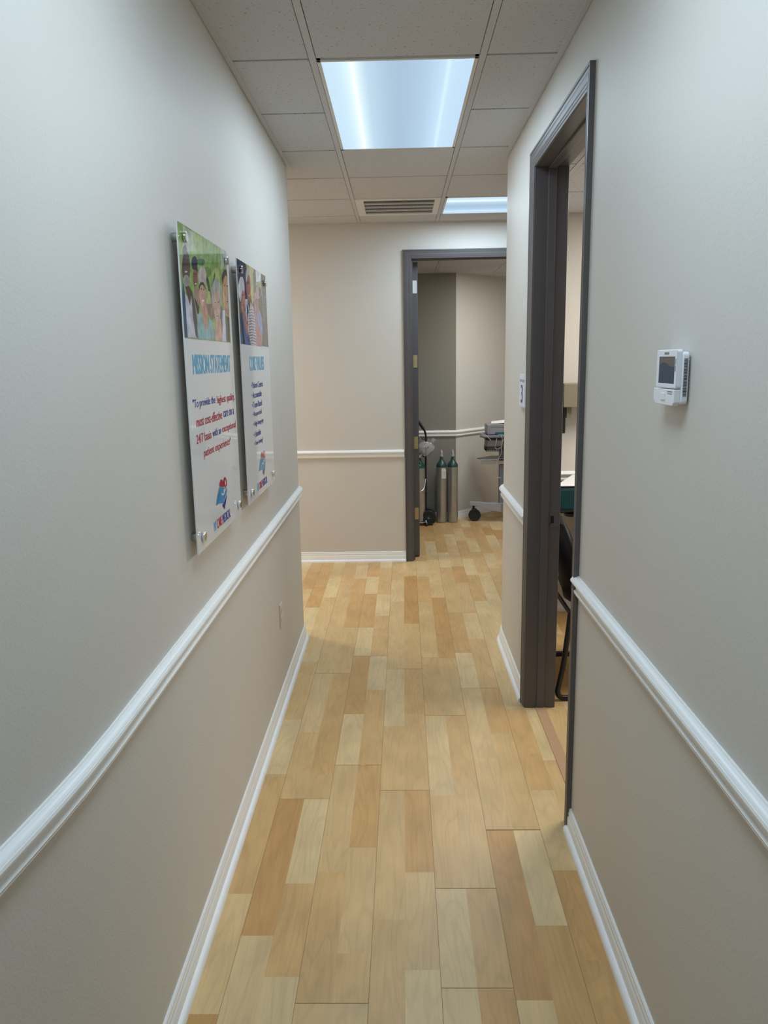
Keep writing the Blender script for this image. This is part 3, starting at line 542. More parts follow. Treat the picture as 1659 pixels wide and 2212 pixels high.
PHOTO_A = [([(0.057,0.897),(0.165,0.897),(0.145,0.842),(0.034,0.828)],(189,198,176)),([(0.165,0.897),(0.258,0.898),(0.247,0.852),(0.145,0.842)],(168,194,125)),([(0.502,0.9),(0.578,0.898),(0.578,0.844),(0.485,0.833)],(183,195,175)),([(0.279,0.83),(0.276,0.827),(0.269,0.823),(0.259,0.82),(0.245,0.817),(0.231,0.814),(0.216,0.813),(0.202,0.812),(0.19,0.812),(0.181,0.813),(0.176,0.815),(0.174,0.817),(0.177,0.82),(0.184,0.824),(0.194,0.827),(0.206,0.83),(0.221,0.833),(0.236,0.835),(0.25,0.835),(0.262,0.836),(0.272,0.835),(0.278,0.833)],(95,129,99)),([(0.446,0.843),(0.441,0.836),(0.431,0.828),(0.415,0.822),(0.397,0.816),(0.377,0.812),(0.357,0.81),(0.338,0.81),(0.322,0.812),(0.311,0.815),(0.305,0.82),(0.303,0.826),(0.308,0.833),(0.317,0.84),(0.331,0.846),(0.349,0.852),(0.368,0.856),(0.389,0.859),(0.408,0.859),(0.425,0.858),(0.437,0.854),(0.445,0.849)],(138,172,103)),([(0.351,0.809),(0.348,0.804),(0.34,0.8),(0.329,0.795),(0.316,0.791),(0.301,0.789),(0.286,0.787),(0.273,0.787),(0.261,0.788),(0.253,0.79),(0.248,0.794),(0.247,0.798),(0.25,0.802),(0.257,0.807),(0.267,0.811),(0.28,0.815),(0.294,0.818),(0.309,0.82),(0.323,0.82),(0.335,0.819),(0.345,0.817),(0.35,0.813)],(116,150,90)),([(0.463,0.812),(0.459,0.806),(0.451,0.799),(0.441,0.793),(0.428,0.789),(0.414,0.786),(0.4,0.785),(0.387,0.785),(0.377,0.787),(0.369,0.791),(0.365,0.796),(0.364,0.802),(0.368,0.808),(0.375,0.814),(0.385,0.82),(0.397,0.825),(0.411,0.828),(0.425,0.829),(0.438,0.829),(0.449,0.827),(0.458,0.823),(0.462,0.818)],(172,194,125)),([(0.318,0.855),(0.315,0.852),(0.309,0.848),(0.3,0.845),(0.289,0.842),(0.277,0.84),(0.265,0.838),(0.253,0.838),(0.243,0.838),(0.236,0.839),(0.232,0.841),(0.231,0.844),(0.233,0.847),(0.239,0.85),(0.247,0.853),(0.258,0.856),(0.27,0.859),(0.282,0.86),(0.294,0.861),(0.304,0.861),(0.312,0.86),(0.317,0.858)],(150,172,112)),([(0.263,0.808),(0.288,0.794),(0.314,0.779),(0.333,0.738),(0.317,0.711),(0.31,0.736),(0.283,0.775)],(77,86,80)),([(0.395,0.814),(0.404,0.806),(0.338,0.73),(0.317,0.712),(0.347,0.765)],(95,108,86)),([(0.269,0.745),(0.321,0.749),(0.334,0.712),(0.267,0.709)],(181,189,129)),([(0.1,0.759),(0.132,0.762),(0.122,0.721),(0.094,0.735)],(159,185,108)),([(0.017,0.758),(0.031,0.722),(0.034,0.603),(0.0,0.603),(0.001,0.704)],(60,95,132)),([(0.03,0.72),(0.049,0.714),(0.09,0.72),(0.109,0.696),(0.116,0.649),(0.131,0.605),(0.031,0.604)],(206,206,218)),([(0.083,0.741),(0.105,0.731),(0.128,0.698),(0.142,0.65),(0.134,0.603),(0.116,0.61),(0.099,0.656),(0.094,0.711)],(92,87,95)),([(0.028,0.746),(0.077,0.743),(0.098,0.727),(0.075,0.689),(0.053,0.716)],(99,80,75)),([(0.077,0.836),(0.075,0.832),(0.071,0.828),(0.067,0.825),(0.061,0.822),(0.055,0.82),(0.049,0.819),(0.044,0.82),(0.039,0.821),(0.036,0.824),(0.035,0.827),(0.035,0.831),(0.037,0.835),(0.04,0.839),(0.045,0.842),(0.05,0.845),(0.056,0.847),(0.062,0.848),(0.068,0.848),(0.072,0.846),(0.075,0.844),(0.077,0.84)],(109,104,114)),([(0.102,0.793),(0.097,0.78),(0.089,0.767),(0.078,0.757),(0.066,0.749),(0.054,0.744),(0.042,0.743),(0.031,0.745),(0.023,0.751),(0.018,0.76),(0.016,0.771),(0.018,0.784),(0.022,0.796),(0.03,0.809),(0.04,0.819),(0.052,0.828),(0.064,0.833),(0.076,0.834),(0.087,0.832),(0.096,0.826),(0.101,0.817),(0.104,0.806)],(97,82,80)),([(0.086,0.757),(0.083,0.753),(0.078,0.748),(0.071,0.744),(0.062,0.741),(0.052,0.739),(0.042,0.738),(0.033,0.738),(0.025,0.74),(0.019,0.743),(0.016,0.746),(0.016,0.75),(0.019,0.755),(0.024,0.759),(0.031,0.763),(0.04,0.767),(0.049,0.769),(0.059,0.77),(0.069,0.77),(0.077,0.768),(0.082,0.765),(0.086,0.762)],(159,157,156)),([(0.071,0.78),(0.07,0.779),(0.068,0.778),(0.066,0.777),(0.062,0.777),(0.058,0.776),(0.054,0.775),(0.05,0.775),(0.047,0.775),(0.044,0.775),(0.043,0.776),(0.042,0.777),(0.043,0.777),(0.045,0.778),(0.048,0.779),(0.051,0.78),(0.055,0.78),(0.059,0.781),(0.063,0.781),(0.067,0.781),(0.069,0.781)],(202,194,189)),([(0.057,0.809),(0.056,0.809),(0.055,0.808),(0.054,0.807),(0.052,0.807),(0.05,0.806),(0.048,0.806),(0.046,0.806),(0.044,0.806),(0.043,0.806),(0.042,0.807),(0.042,0.808),(0.043,0.808),(0.044,0.809),(0.045,0.81),(0.047,0.81),(0.049,0.811),(0.051,0.811),(0.053,0.811),(0.055,0.811),(0.056,0.811),(0.056,0.81)],(56,47,47)),([(0.086,0.811),(0.085,0.811),(0.084,0.81),(0.083,0.809),(0.081,0.809),(0.08,0.808),(0.078,0.808),(0.076,0.808),(0.075,0.808),(0.074,0.809),(0.073,0.809),(0.073,0.81),(0.074,0.811),(0.075,0.811),(0.076,0.812),(0.077,0.813),(0.079,0.813),(0.081,0.813),(0.082,0.813),(0.084,0.813),(0.085,0.813),(0.085,0.812)],(56,47,47)),([(0.13,0.743),(0.193,0.748),(0.195,0.702),(0.167,0.697),(0.132,0.714)],(172,142,133)),([(0.124,0.718),(0.179,0.693),(0.168,0.673),(0.148,0.673)],(71,66,71)),([(0.18,0.776),(0.177,0.769),(0.172,0.761),(0.166,0.755),(0.158,0.751),(0.15,0.748),(0.142,0.747),(0.135,0.748),(0.13,0.752),(0.126,0.757),(0.124,0.763),(0.125,0.771),(0.128,0.778),(0.133,0.785),(0.139,0.791),(0.147,0.796),(0.155,0.799),(0.163,0.8),(0.17,0.799),(0.176,0.795),(0.179,0.79),(0.181,0.784)],(146,106,95)),([(0.186,0.816),(0.183,0.81),(0.178,0.804),(0.17,0.799),(0.161,0.795),(0.152,0.793),(0.142,0.792),(0.133,0.792),(0.126,0.794),(0.121,0.798),(0.118,0.802),(0.118,0.808),(0.121,0.813),(0.126,0.819),(0.133,0.824),(0.142,0.828),(0.152,0.83),(0.161,0.832),(0.17,0.831),(0.178,0.829),(0.183,0.826),(0.186,0.821)],(61,64,82)),([(0.119,0.798),(0.181,0.805),(0.184,0.789),(0.153,0.797)],(52,54,66)),([(0.164,0.757),(0.164,0.756),(0.162,0.756),(0.16,0.755),(0.157,0.754),(0.154,0.754),(0.15,0.753),(0.147,0.753),(0.144,0.753),(0.142,0.754),(0.141,0.754),(0.141,0.755),(0.143,0.756),(0.145,0.757),(0.148,0.757),(0.151,0.758),(0.155,0.758),(0.158,0.758),(0.161,0.758),(0.163,0.758)],(224,215,209)),([(0.145,0.782),(0.144,0.781),(0.143,0.781),(0.142,0.78),(0.14,0.78),(0.139,0.78),(0.137,0.78),(0.136,0.78),(0.135,0.78),(0.135,0.781),(0.135,0.782),(0.136,0.782),(0.137,0.782),(0.138,0.783),(0.139,0.783),(0.141,0.783),(0.142,0.783),(0.143,0.783),(0.144,0.783),(0.145,0.783)],(64,52,52)),([(0.171,0.784),(0.17,0.783),(0.169,0.783),(0.168,0.782),(0.166,0.782),(0.165,0.782),(0.163,0.782),(0.162,0.782),(0.161,0.782),(0.161,0.783),(0.162,0.784),(0.163,0.784),(0.164,0.785),(0.166,0.785),(0.167,0.785),(0.168,0.785),(0.17,0.785),(0.171,0.785)],(64,52,52)),([(0.198,0.712),(0.262,0.717),(0.275,0.67),(0.246,0.626),(0.21,0.653),(0.189,0.677)],(202,159,142)),([(0.148,0.671),(0.196,0.679),(0.209,0.65),(0.246,0.626),(0.285,0.665),(0.329,0.662),(0.333,0.604),(0.137,0.603)],(149,187,194)),([(0.263,0.709),(0.334,0.712),(0.362,0.671),(0.315,0.665),(0.274,0.68)],(150,123,114)),([(0.263,0.736),(0.259,0.726),(0.252,0.718),(0.243,0.71),(0.232,0.704),(0.221,0.701),(0.21,0.7),(0.2,0.702),(0.192,0.706),(0.187,0.713),(0.185,0.721),(0.185,0.729),(0.189,0.739),(0.196,0.747),(0.204,0.755),(0.215,0.76),(0.226,0.764),(0.237,0.765),(0.247,0.763),(0.255,0.759),(0.261,0.753),(0.263,0.745)],(209,166,149)),([(0.285,0.788),(0.28,0.78),(0.272,0.771),(0.261,0.764),(0.247,0.758),(0.232,0.754),(0.218,0.753),(0.205,0.754),(0.194,0.758),(0.187,0.763),(0.183,0.77),(0.183,0.778),(0.187,0.786),(0.195,0.795),(0.205,0.802),(0.218,0.808),(0.233,0.812),(0.247,0.813),(0.261,0.813),(0.272,0.809),(0.28,0.804),(0.285,0.797)],(195,188,183)),([(0.184,0.751),(0.211,0.766),(0.246,0.768),(0.27,0.75),(0.259,0.751),(0.23,0.76),(0.202,0.755),(0.187,0.738)],(82,71,69)),([(0.241,0.716),(0.241,0.715),(0.239,0.714),(0.236,0.713),(0.232,0.712),(0.228,0.712),(0.224,0.711),(0.221,0.711),(0.217,0.712),(0.215,0.712),(0.213,0.713),(0.214,0.714),(0.216,0.715),(0.218,0.716),(0.222,0.717),(0.226,0.717),(0.23,0.718),(0.234,0.718),(0.237,0.717),(0.239,0.717)],(238,235,230)),([(0.218,0.747),(0.218,0.746),(0.217,0.746),(0.215,0.745),(0.214,0.745),(0.212,0.745),(0.21,0.744),(0.209,0.744),(0.207,0.745),(0.206,0.745),(0.206,0.746),(0.206,0.747),(0.207,0.747),(0.208,0.748),(0.21,0.748),(0.211,0.748),(0.213,0.749),(0.215,0.749),(0.216,0.748),(0.217,0.748),(0.218,0.748)],(73,60,56)),([(0.249,0.748),(0.248,0.747),(0.247,0.747),(0.246,0.746),(0.245,0.746),(0.243,0.746),(0.241,0.745),(0.239,0.745),(0.238,0.746),(0.237,0.746),(0.236,0.746),(0.236,0.747),(0.236,0.748),(0.237,0.748),(0.239,0.749),(0.24,0.749),(0.242,0.749),(0.244,0.75),(0.245,0.75),(0.247,0.749),(0.248,0.749),(0.249,0.749)],(73,60,56)),([(0.224,0.741),(0.229,0.726),(0.215,0.725)],(185,138,123)),([(0.475,0.751),(0.468,0.736),(0.455,0.722),(0.439,0.71),(0.419,0.701),(0.398,0.695),(0.378,0.694),(0.36,0.697),(0.345,0.704),(0.335,0.713),(0.33,0.726),(0.331,0.74),(0.337,0.754),(0.349,0.767),(0.364,0.779),(0.383,0.789),(0.403,0.795),(0.424,0.797),(0.443,0.795),(0.459,0.788),(0.47,0.778),(0.475,0.766)],(175,175,170)),([(0.447,0.72),(0.486,0.707),(0.453,0.637),(0.425,0.649)],(112,106,112)),([(0.374,0.67),(0.444,0.674),(0.451,0.637),(0.476,0.602),(0.344,0.602),(0.359,0.628)],(212,169,149)),([(0.347,0.626),(0.373,0.638),(0.356,0.602),(0.339,0.602)],(161,150,189)),([(0.456,0.641),(0.483,0.629),(0.496,0.603),(0.446,0.602)],(161,150,189)),([(0.45,0.714),(0.444,0.699),(0.435,0.686),(0.424,0.674),(0.411,0.666),(0.398,0.661),(0.385,0.66),(0.374,0.664),(0.365,0.671),(0.36,0.681),(0.358,0.694),(0.36,0.708),(0.365,0.723),(0.374,0.736),(0.385,0.748),(0.397,0.756),(0.411,0.762),(0.424,0.763),(0.435,0.76),(0.444,0.753),(0.45,0.742),(0.452,0.729)],(209,175,161)),([(0.371,0.721),(0.395,0.721),(0.39,0.719),(0.37,0.719)],(90,73,73)),([(0.412,0.724),(0.437,0.728),(0.433,0.724),(0.415,0.722)],(82,69,69)),([(0.416,0.683),(0.415,0.682),(0.413,0.681),(0.41,0.68),(0.406,0.679),(0.402,0.679),(0.398,0.678),(0.393,0.679),(0.39,0.679),(0.387,0.68),(0.386,0.68),(0.385,0.681),(0.386,0.682),(0.388,0.683),(0.391,0.684),(0.395,0.685),(0.399,0.686),(0.404,0.686),(0.408,0.686),(0.412,0.686),(0.414,0.685),(0.416,0.684)],(133,82,77)),([(0.413,0.684),(0.412,0.683),(0.41,0.683),(0.408,0.682),(0.405,0.682),(0.402,0.682),(0.399,0.682),(0.396,0.682),(0.393,0.682),(0.391,0.682),(0.39,0.682),(0.39,0.683),(0.392,0.684),(0.394,0.684),(0.397,0.685),(0.4,0.685),(0.403,0.685),(0.406,0.685),(0.409,0.685),(0.411,0.685),(0.412,0.684)],(236,232,228)),([(0.477,0.703),(0.512,0.705),(0.512,0.603),(0.451,0.602)],(207,207,226)),([(0.578,0.814),(0.578,0.806),(0.578,0.798),(0.57,0.79),(0.557,0.785),(0.543,0.781),(0.529,0.78),(0.516,0.781),(0.505,0.785),(0.498,0.79),(0.494,0.797),(0.494,0.804),(0.498,0.813),(0.506,0.821),(0.516,0.828),(0.529,0.833),(0.543,0.837),(0.558,0.839),(0.571,0.838),(0.578,0.835),(0.578,0.829),(0.578,0.822)],(83,82,85)),([(0.578,0.766),(0.578,0.749),(0.575,0.734),(0.562,0.721),(0.547,0.711),(0.532,0.705),(0.518,0.704),(0.505,0.708),(0.496,0.716),(0.49,0.728),(0.488,0.742),(0.49,0.758),(0.496,0.774),(0.506,0.789),(0.518,0.802),(0.532,0.812),(0.547,0.819),(0.562,0.82),(0.575,0.817),(0.578,0.809),(0.578,0.797),(0.578,0.783)],(206,163,135)),([(0.522,0.71),(0.578,0.71),(0.574,0.685),(0.528,0.684)],(189,146,123)),([(0.516,0.687),(0.574,0.685),(0.562,0.603),(0.512,0.603)],(90,89,83)),([(0.533,0.785),(0.533,0.784),(0.532,0.784),(0.53,0.783),(0.528,0.783),(0.526,0.782),(0.523,0.782),(0.521,0.782),(0.519,0.782),(0.518,0.782),(0.517,0.783),(0.518,0.784),(0.519,0.785),(0.52,0.785),(0.522,0.786),(0.525,0.786),(0.527,0.786),(0.529,0.786),(0.531,0.786),(0.532,0.786)],(64,56,54)),([(0.577,0.788),(0.576,0.787),(0.575,0.787),(0.574,0.786),(0.572,0.786),(0.569,0.785),(0.567,0.785),(0.565,0.785),(0.563,0.785),(0.561,0.785),(0.56,0.786),(0.561,0.787),(0.562,0.788),(0.564,0.788),(0.566,0.789),(0.568,0.789),(0.57,0.789),(0.573,0.789),(0.574,0.789),(0.576,0.789),(0.577,0.789)],(64,56,54)),([(0.568,0.738),(0.567,0.737),(0.565,0.736),(0.561,0.735),(0.557,0.735),(0.553,0.734),(0.548,0.734),(0.543,0.734),(0.54,0.734),(0.537,0.734),(0.535,0.735),(0.535,0.736),(0.536,0.737),(0.538,0.738),(0.541,0.739),(0.545,0.74),(0.55,0.741),(0.554,0.741),(0.559,0.741),(0.563,0.741),(0.566,0.74),(0.567,0.739)],(129,75,70)),([(0.563,0.739),(0.561,0.738),(0.559,0.738),(0.555,0.737),(0.552,0.737),(0.548,0.737),(0.545,0.736),(0.542,0.736),(0.54,0.737),(0.538,0.737),(0.538,0.738),(0.54,0.738),(0.542,0.739),(0.546,0.739),(0.549,0.74),(0.553,0.74),(0.556,0.74),(0.559,0.74),(0.562,0.74),(0.563,0.74)],(236,230,224)),([(0.537,0.769),(0.545,0.749),(0.524,0.748)],(185,140,116))]
PHOTO_B = [([(0.0,0.9),(0.166,0.9),(0.144,0.82),(0.153,0.77),(0.0,0.768)],(71,71,89)),([(0.166,0.899),(0.328,0.899),(0.35,0.821),(0.27,0.756),(0.235,0.795),(0.225,0.86)],(195,187,126)),([(0.305,0.885),(0.363,0.888),(0.363,0.814),(0.302,0.805)],(125,120,108)),([(0.372,0.9),(0.499,0.9),(0.477,0.859),(0.37,0.84)],(218,223,218)),([(0.374,0.854),(0.523,0.872),(0.508,0.817),(0.417,0.792)],(178,172,132)),([(0.477,0.824),(0.475,0.818),(0.469,0.812),(0.462,0.807),(0.454,0.804),(0.445,0.802),(0.436,0.801),(0.427,0.802),(0.421,0.804),(0.416,0.808),(0.414,0.813),(0.414,0.818),(0.417,0.824),(0.422,0.829),(0.429,0.834),(0.437,0.838),(0.446,0.84),(0.455,0.841),(0.464,0.84),(0.47,0.838),(0.475,0.834),(0.478,0.829)],(112,106,97)),([(0.509,0.9),(0.604,0.9),(0.604,0.599),(0.448,0.601)],(123,111,102)),([(0.576,0.813),(0.572,0.804),(0.564,0.796),(0.554,0.788),(0.543,0.783),(0.53,0.779),(0.518,0.778),(0.507,0.78),(0.499,0.784),(0.493,0.79),(0.49,0.798),(0.491,0.807),(0.495,0.816),(0.502,0.824),(0.512,0.832),(0.523,0.837),(0.535,0.841),(0.548,0.842),(0.559,0.84),(0.567,0.836),(0.574,0.83),(0.577,0.822)],(159,157,150)),([(0.563,0.812),(0.56,0.804),(0.555,0.797),(0.548,0.79),(0.54,0.786),(0.532,0.783),(0.525,0.782),(0.518,0.784),(0.513,0.788),(0.51,0.794),(0.508,0.8),(0.51,0.808),(0.513,0.816),(0.518,0.823),(0.524,0.83),(0.532,0.835),(0.54,0.838),(0.548,0.838),(0.554,0.837),(0.56,0.833),(0.563,0.827),(0.564,0.82)],(125,120,113)),([(0.484,0.77),(0.595,0.772),(0.585,0.693),(0.499,0.708)],(135,125,114)),([(0.003,0.702),(0.058,0.713),(0.167,0.642),(0.219,0.6),(0.0,0.601)],(106,120,163)),([(0.004,0.707),(0.049,0.713),(0.078,0.601),(0.036,0.602)],(66,70,83)),([(0.046,0.73),(0.11,0.721),(0.153,0.658),(0.171,0.626),(0.107,0.648)],(183,132,118)),([(0.12,0.803),(0.114,0.79),(0.104,0.777),(0.09,0.766),(0.073,0.758),(0.056,0.753),(0.039,0.752),(0.024,0.754),(0.012,0.76),(0.004,0.769),(0.0,0.78),(0.001,0.793),(0.007,0.806),(0.017,0.818),(0.03,0.829),(0.046,0.838),(0.063,0.843),(0.08,0.845),(0.096,0.843),(0.109,0.837),(0.117,0.828),(0.122,0.816)],(204,204,209)),([(0.12,0.76),(0.115,0.748),(0.108,0.738),(0.098,0.728),(0.086,0.722),(0.074,0.718),(0.063,0.717),(0.053,0.72),(0.045,0.725),(0.04,0.733),(0.038,0.743),(0.039,0.754),(0.044,0.765),(0.051,0.776),(0.061,0.785),(0.072,0.792),(0.084,0.796),(0.095,0.797),(0.106,0.795),(0.114,0.79),(0.119,0.782),(0.121,0.771)],(192,135,123)),([(0.078,0.779),(0.077,0.778),(0.076,0.777),(0.075,0.776),(0.073,0.776),(0.071,0.775),(0.069,0.775),(0.067,0.775),(0.066,0.776),(0.065,0.776),(0.064,0.777),(0.064,0.778),(0.065,0.779),(0.066,0.78),(0.067,0.781),(0.069,0.781),(0.071,0.782),(0.073,0.782),(0.074,0.782),(0.076,0.781),(0.077,0.781),(0.077,0.78)],(82,64,64)),([(0.106,0.782),(0.105,0.781),(0.104,0.78),(0.103,0.779),(0.101,0.779),(0.099,0.778),(0.097,0.778),(0.095,0.778),(0.094,0.779),(0.093,0.779),(0.092,0.78),(0.092,0.781),(0.093,0.782),(0.094,0.783),(0.095,0.784),(0.097,0.784),(0.099,0.785),(0.101,0.785),(0.102,0.785),(0.104,0.784),(0.105,0.784),(0.106,0.783)],(82,64,64)),([(0.094,0.744),(0.093,0.743),(0.092,0.743),(0.09,0.742),(0.087,0.742),(0.085,0.741),(0.082,0.741),(0.079,0.741),(0.077,0.741),(0.075,0.742),(0.074,0.742),(0.074,0.743),(0.075,0.744),(0.077,0.744),(0.08,0.745),(0.083,0.745),(0.086,0.745),(0.088,0.745),(0.091,0.745),(0.093,0.745)],(142,82,80)),([(0.122,0.768),(0.166,0.771),(0.192,0.721),(0.134,0.685),(0.114,0.721)],(216,218,226)),([(0.152,0.769),(0.183,0.719),(0.146,0.691),(0.144,0.739)],(63,64,78)),([(0.235,0.864),(0.231,0.856),(0.224,0.848),(0.215,0.841),(0.204,0.836),(0.192,0.832),(0.181,0.831),(0.17,0.833),(0.162,0.836),(0.156,0.841),(0.153,0.848),(0.154,0.856),(0.158,0.864),(0.164,0.872),(0.173,0.878),(0.184,0.884),(0.196,0.887),(0.207,0.889),(0.218,0.888),(0.227,0.884),(0.233,0.879),(0.236,0.872)],(204,199,195)),([(0.243,0.819),(0.237,0.804),(0.229,0.791),(0.218,0.779),(0.207,0.771),(0.195,0.766),(0.183,0.765),(0.174,0.768),(0.166,0.775),(0.162,0.785),(0.161,0.798),(0.163,0.812),(0.168,0.826),(0.176,0.839),(0.186,0.851),(0.198,0.859),(0.21,0.864),(0.221,0.866),(0.231,0.863),(0.239,0.856),(0.244,0.846),(0.245,0.833)],(178,114,102)),([(0.171,0.838),(0.239,0.843),(0.226,0.83),(0.181,0.828)],(125,82,82)),([(0.215,0.788),(0.214,0.788),(0.213,0.787),(0.211,0.786),(0.209,0.786),(0.206,0.785),(0.204,0.785),(0.201,0.785),(0.199,0.785),(0.198,0.786),(0.197,0.786),(0.197,0.787),(0.197,0.788),(0.198,0.788),(0.2,0.789),(0.202,0.789),(0.205,0.79),(0.208,0.79),(0.21,0.79),(0.212,0.79),(0.214,0.79),(0.215,0.789)],(224,206,198)),([(0.226,0.764),(0.278,0.751),(0.314,0.707),(0.324,0.599),(0.191,0.6),(0.144,0.658),(0.164,0.716),(0.2,0.735)],(207,195,200)),([(0.184,0.732),(0.238,0.739),(0.318,0.737),(0.317,0.735),(0.237,0.736),(0.183,0.729)],(109,101,114)),([(0.181,0.721),(0.237,0.728),(0.317,0.726),(0.317,0.724),(0.236,0.725),(0.18,0.718)],(109,101,114)),([(0.178,0.711),(0.236,0.717),(0.317,0.715),(0.317,0.713),(0.235,0.714),(0.177,0.708)],(109,101,114)),([(0.175,0.7),(0.235,0.706),(0.317,0.704),(0.317,0.702),(0.234,0.703),(0.174,0.697)],(109,101,114)),([(0.172,0.689),(0.234,0.696),(0.317,0.693),(0.317,0.691),(0.233,0.692),(0.171,0.686)],(109,101,114)),([(0.169,0.679),(0.233,0.685),(0.317,0.682),(0.317,0.68),(0.232,0.682),(0.169,0.676)],(109,101,114)),([(0.166,0.668),(0.231,0.674),(0.317,0.671),(0.316,0.669),(0.231,0.671),(0.166,0.665)],(109,101,114)),([(0.164,0.657),(0.23,0.663),(0.317,0.66),(0.316,0.658),(0.23,0.66),(0.163,0.654)],(109,101,114)),([(0.161,0.647),(0.229,0.652),(0.317,0.649),(0.316,0.646),(0.229,0.649),(0.16,0.644)],(109,101,114)),([(0.158,0.636),(0.228,0.642),(0.317,0.638),(0.316,0.635),(0.227,0.638),(0.157,0.633)],(109,101,114)),([(0.155,0.625),(0.227,0.631),(0.317,0.627),(0.316,0.624),(0.226,0.628),(0.154,0.622)],(109,101,114)),([(0.152,0.615),(0.226,0.62),(0.317,0.616),(0.316,0.613),(0.225,0.617),(0.151,0.612)],(109,101,114)),([(0.149,0.604),(0.225,0.609),(0.317,0.604),(0.316,0.602),(0.224,0.606),(0.149,0.601)],(109,101,114)),([(0.424,0.81),(0.42,0.8),(0.412,0.79),(0.402,0.782),(0.391,0.776),(0.379,0.772),(0.367,0.771),(0.357,0.773),(0.349,0.778),(0.344,0.785),(0.341,0.794),(0.342,0.804),(0.347,0.814),(0.354,0.823),(0.363,0.831),(0.375,0.838),(0.386,0.842),(0.398,0.843),(0.409,0.841),(0.417,0.836),(0.423,0.829),(0.425,0.82)],(206,166,159)),([(0.35,0.79),(0.347,0.784),(0.342,0.778),(0.335,0.773),(0.328,0.769),(0.32,0.766),(0.312,0.766),(0.305,0.767),(0.299,0.77),(0.295,0.774),(0.294,0.78),(0.294,0.786),(0.297,0.793),(0.302,0.799),(0.308,0.804),(0.316,0.808),(0.324,0.81),(0.332,0.811),(0.339,0.81),(0.345,0.807),(0.348,0.802),(0.35,0.797)],(194,159,146)),([(0.296,0.783),(0.351,0.77),(0.362,0.666),(0.344,0.599),(0.314,0.599),(0.307,0.716)],(181,144,140)),([(0.397,0.756),(0.461,0.724),(0.473,0.643),(0.401,0.659),(0.358,0.704)],(161,161,199)),([(0.353,0.704),(0.404,0.668),(0.442,0.599),(0.344,0.599)],(200,123,126)),([(0.401,0.659),(0.461,0.646),(0.437,0.599),(0.396,0.602)],(194,150,133)),([(0.346,0.787),(0.407,0.791),(0.402,0.738),(0.342,0.7)],(172,133,125))]
def plane(u, v, d=0): return Vector((PX+.0005+d, u, v))
def poster(y0, y1, label, shapes, bg, bgr, texts, pr_r):
    t = thing('wall_poster', (-.603, (y0+y1)/2, 1.6), label, 'poster', 'acrylic posters on standoffs')
    bm = BM(); box(bm, PX-.0045, PX, y0, y1, 1.152, 2.053); finish('acrylic_panel', bm, M['acrylic'], t, bevel=.0006)
    bm = BM(); lay = bm.loops.layers.float_color.new('ink')
    f = bm.faces.new([bm.verts.new(p) for p in ((PX+.0004, y0, 1.753), (PX+.0004, pr_r, 1.753), (PX+.0004, pr_r, 2.0525), (PX+.0004, y0, 2.0525))])
    for l in f.loops: l[lay] = (*lin(bg), 1)
    ink_faces(bm, shapes, y0, 1.152, PX+.0004, lay)
    bm.normal_update(); bmesh.ops.triangulate(bm, faces=bm.faces)
    for f in bm.faces:
        f.normal_update()
        if f.normal.x < 0: f.normal_flip()
    finish('photo_print', bm, M['print'], t)
    for name, rows, mats in texts:
        bm = BM()
        for s, u0, u1, v0, v1, mi in rows: put_text(bm, s, u0, u1, v0, v1, plane, mi, .0022 if v1-v0 > .04 else .0011)
        finish(name, bm, mats, t)
    # emblem and word mark
    bm = BM(); lay = bm.loops.layers.float_color.new('ink')
    dy = 0 if y0 < 2.5 else .715-(.0)
    ink_faces(bm, LOGO, y0+(0 if y0 < 2.5 else -.003), 1.152, PX+.0006, lay, .0001); bm.normal_update(); bmesh.ops.triangulate(bm, faces=bm.faces)
    for f in bm.faces:
        f.normal_update()
        if f.normal.x < 0: f.normal_flip()
    finish('heart_and_hand_emblem', bm, M['print'], t)
    bm = BM(); w0 = y0+.192 if y0 < 2.5 else y0+.180
    for s, a, b, mi in (('MY', 0, .036, 0), ('CARE', .041, .108, 1), ('MEDICAL', .116, .236, 2)): put_text(bm, s, w0+a, w0+b, 1.176, 1.206, plane, mi, .0016)
    finish('word_mark', bm, [M['heading'], M['red'], M['ink_b']], t)
    for y in (y0+.052, y1-.052):
        for z in (2.019, 1.194):
            sb = BM(); lathe(sb, [(.0125, 0), (.013, .0008), (.013, .0248), (.0125, .0256)], (-.603, y, z), 'X', 28)
            s = finish('standoff', sb, M['steel'], t, smooth=True)
            cb = BM(); lathe(cb, [(.0055, -.0046), (.0055, .0015), (.0135, .0018), (.0138, .0026), (.0138, .0094), (.0128, .0102)], (PX, y, z), 'X', 28)
            finish('standoff_cap', cb, M['chrome'], s, smooth=True)
    return t
B_, R_, I_ = 0, 1, 1
quote = [('"To provide the', 2.146, 2.415, 1.556, 1.587, 0), ('highest quality,', 2.437, 2.700, 1.552, 1.584, 1),
         ('most cost-effective', 2.172, 2.495, 1.508, 1.537, 1), ('care on a', 2.512, 2.676, 1.511, 1.531, 0),
         ('24/7 basis', 2.160, 2.337, 1.461, 1.487, 1), ('with an', 2.352, 2.470, 1.463, 1.486, 0), ('exceptional', 2.485, 2.695, 1.457, 1.487, 1),
         ('patient experience', 2.232, 2.585, 1.408, 1.438, 1), ('"', 2.588, 2.598, 1.428, 1.438, 0)]
poster(2.108, 2.718, 'clear mission statement poster with five smiling people, nearer of the two', PHOTO_A, (152, 178, 112), 0,
       [('heading_text', [('MISSION STATEMENT', 2.172, 2.662, 1.655, 1.711, 0)], [M['heading']]), *[('quote_line', q, [M['ink_b'], M['red']]) for q in (quote[0:2], quote[2:4], quote[4:7], quote[7:9])]], 2.686)
vals = ['Patient-Centric', 'Accountable', 'Team-Based', 'Respectful', 'High Integrity', 'Humble', 'Fun-loving!']
wv = [.235, .195, .19, .17, .205, .13, .165]
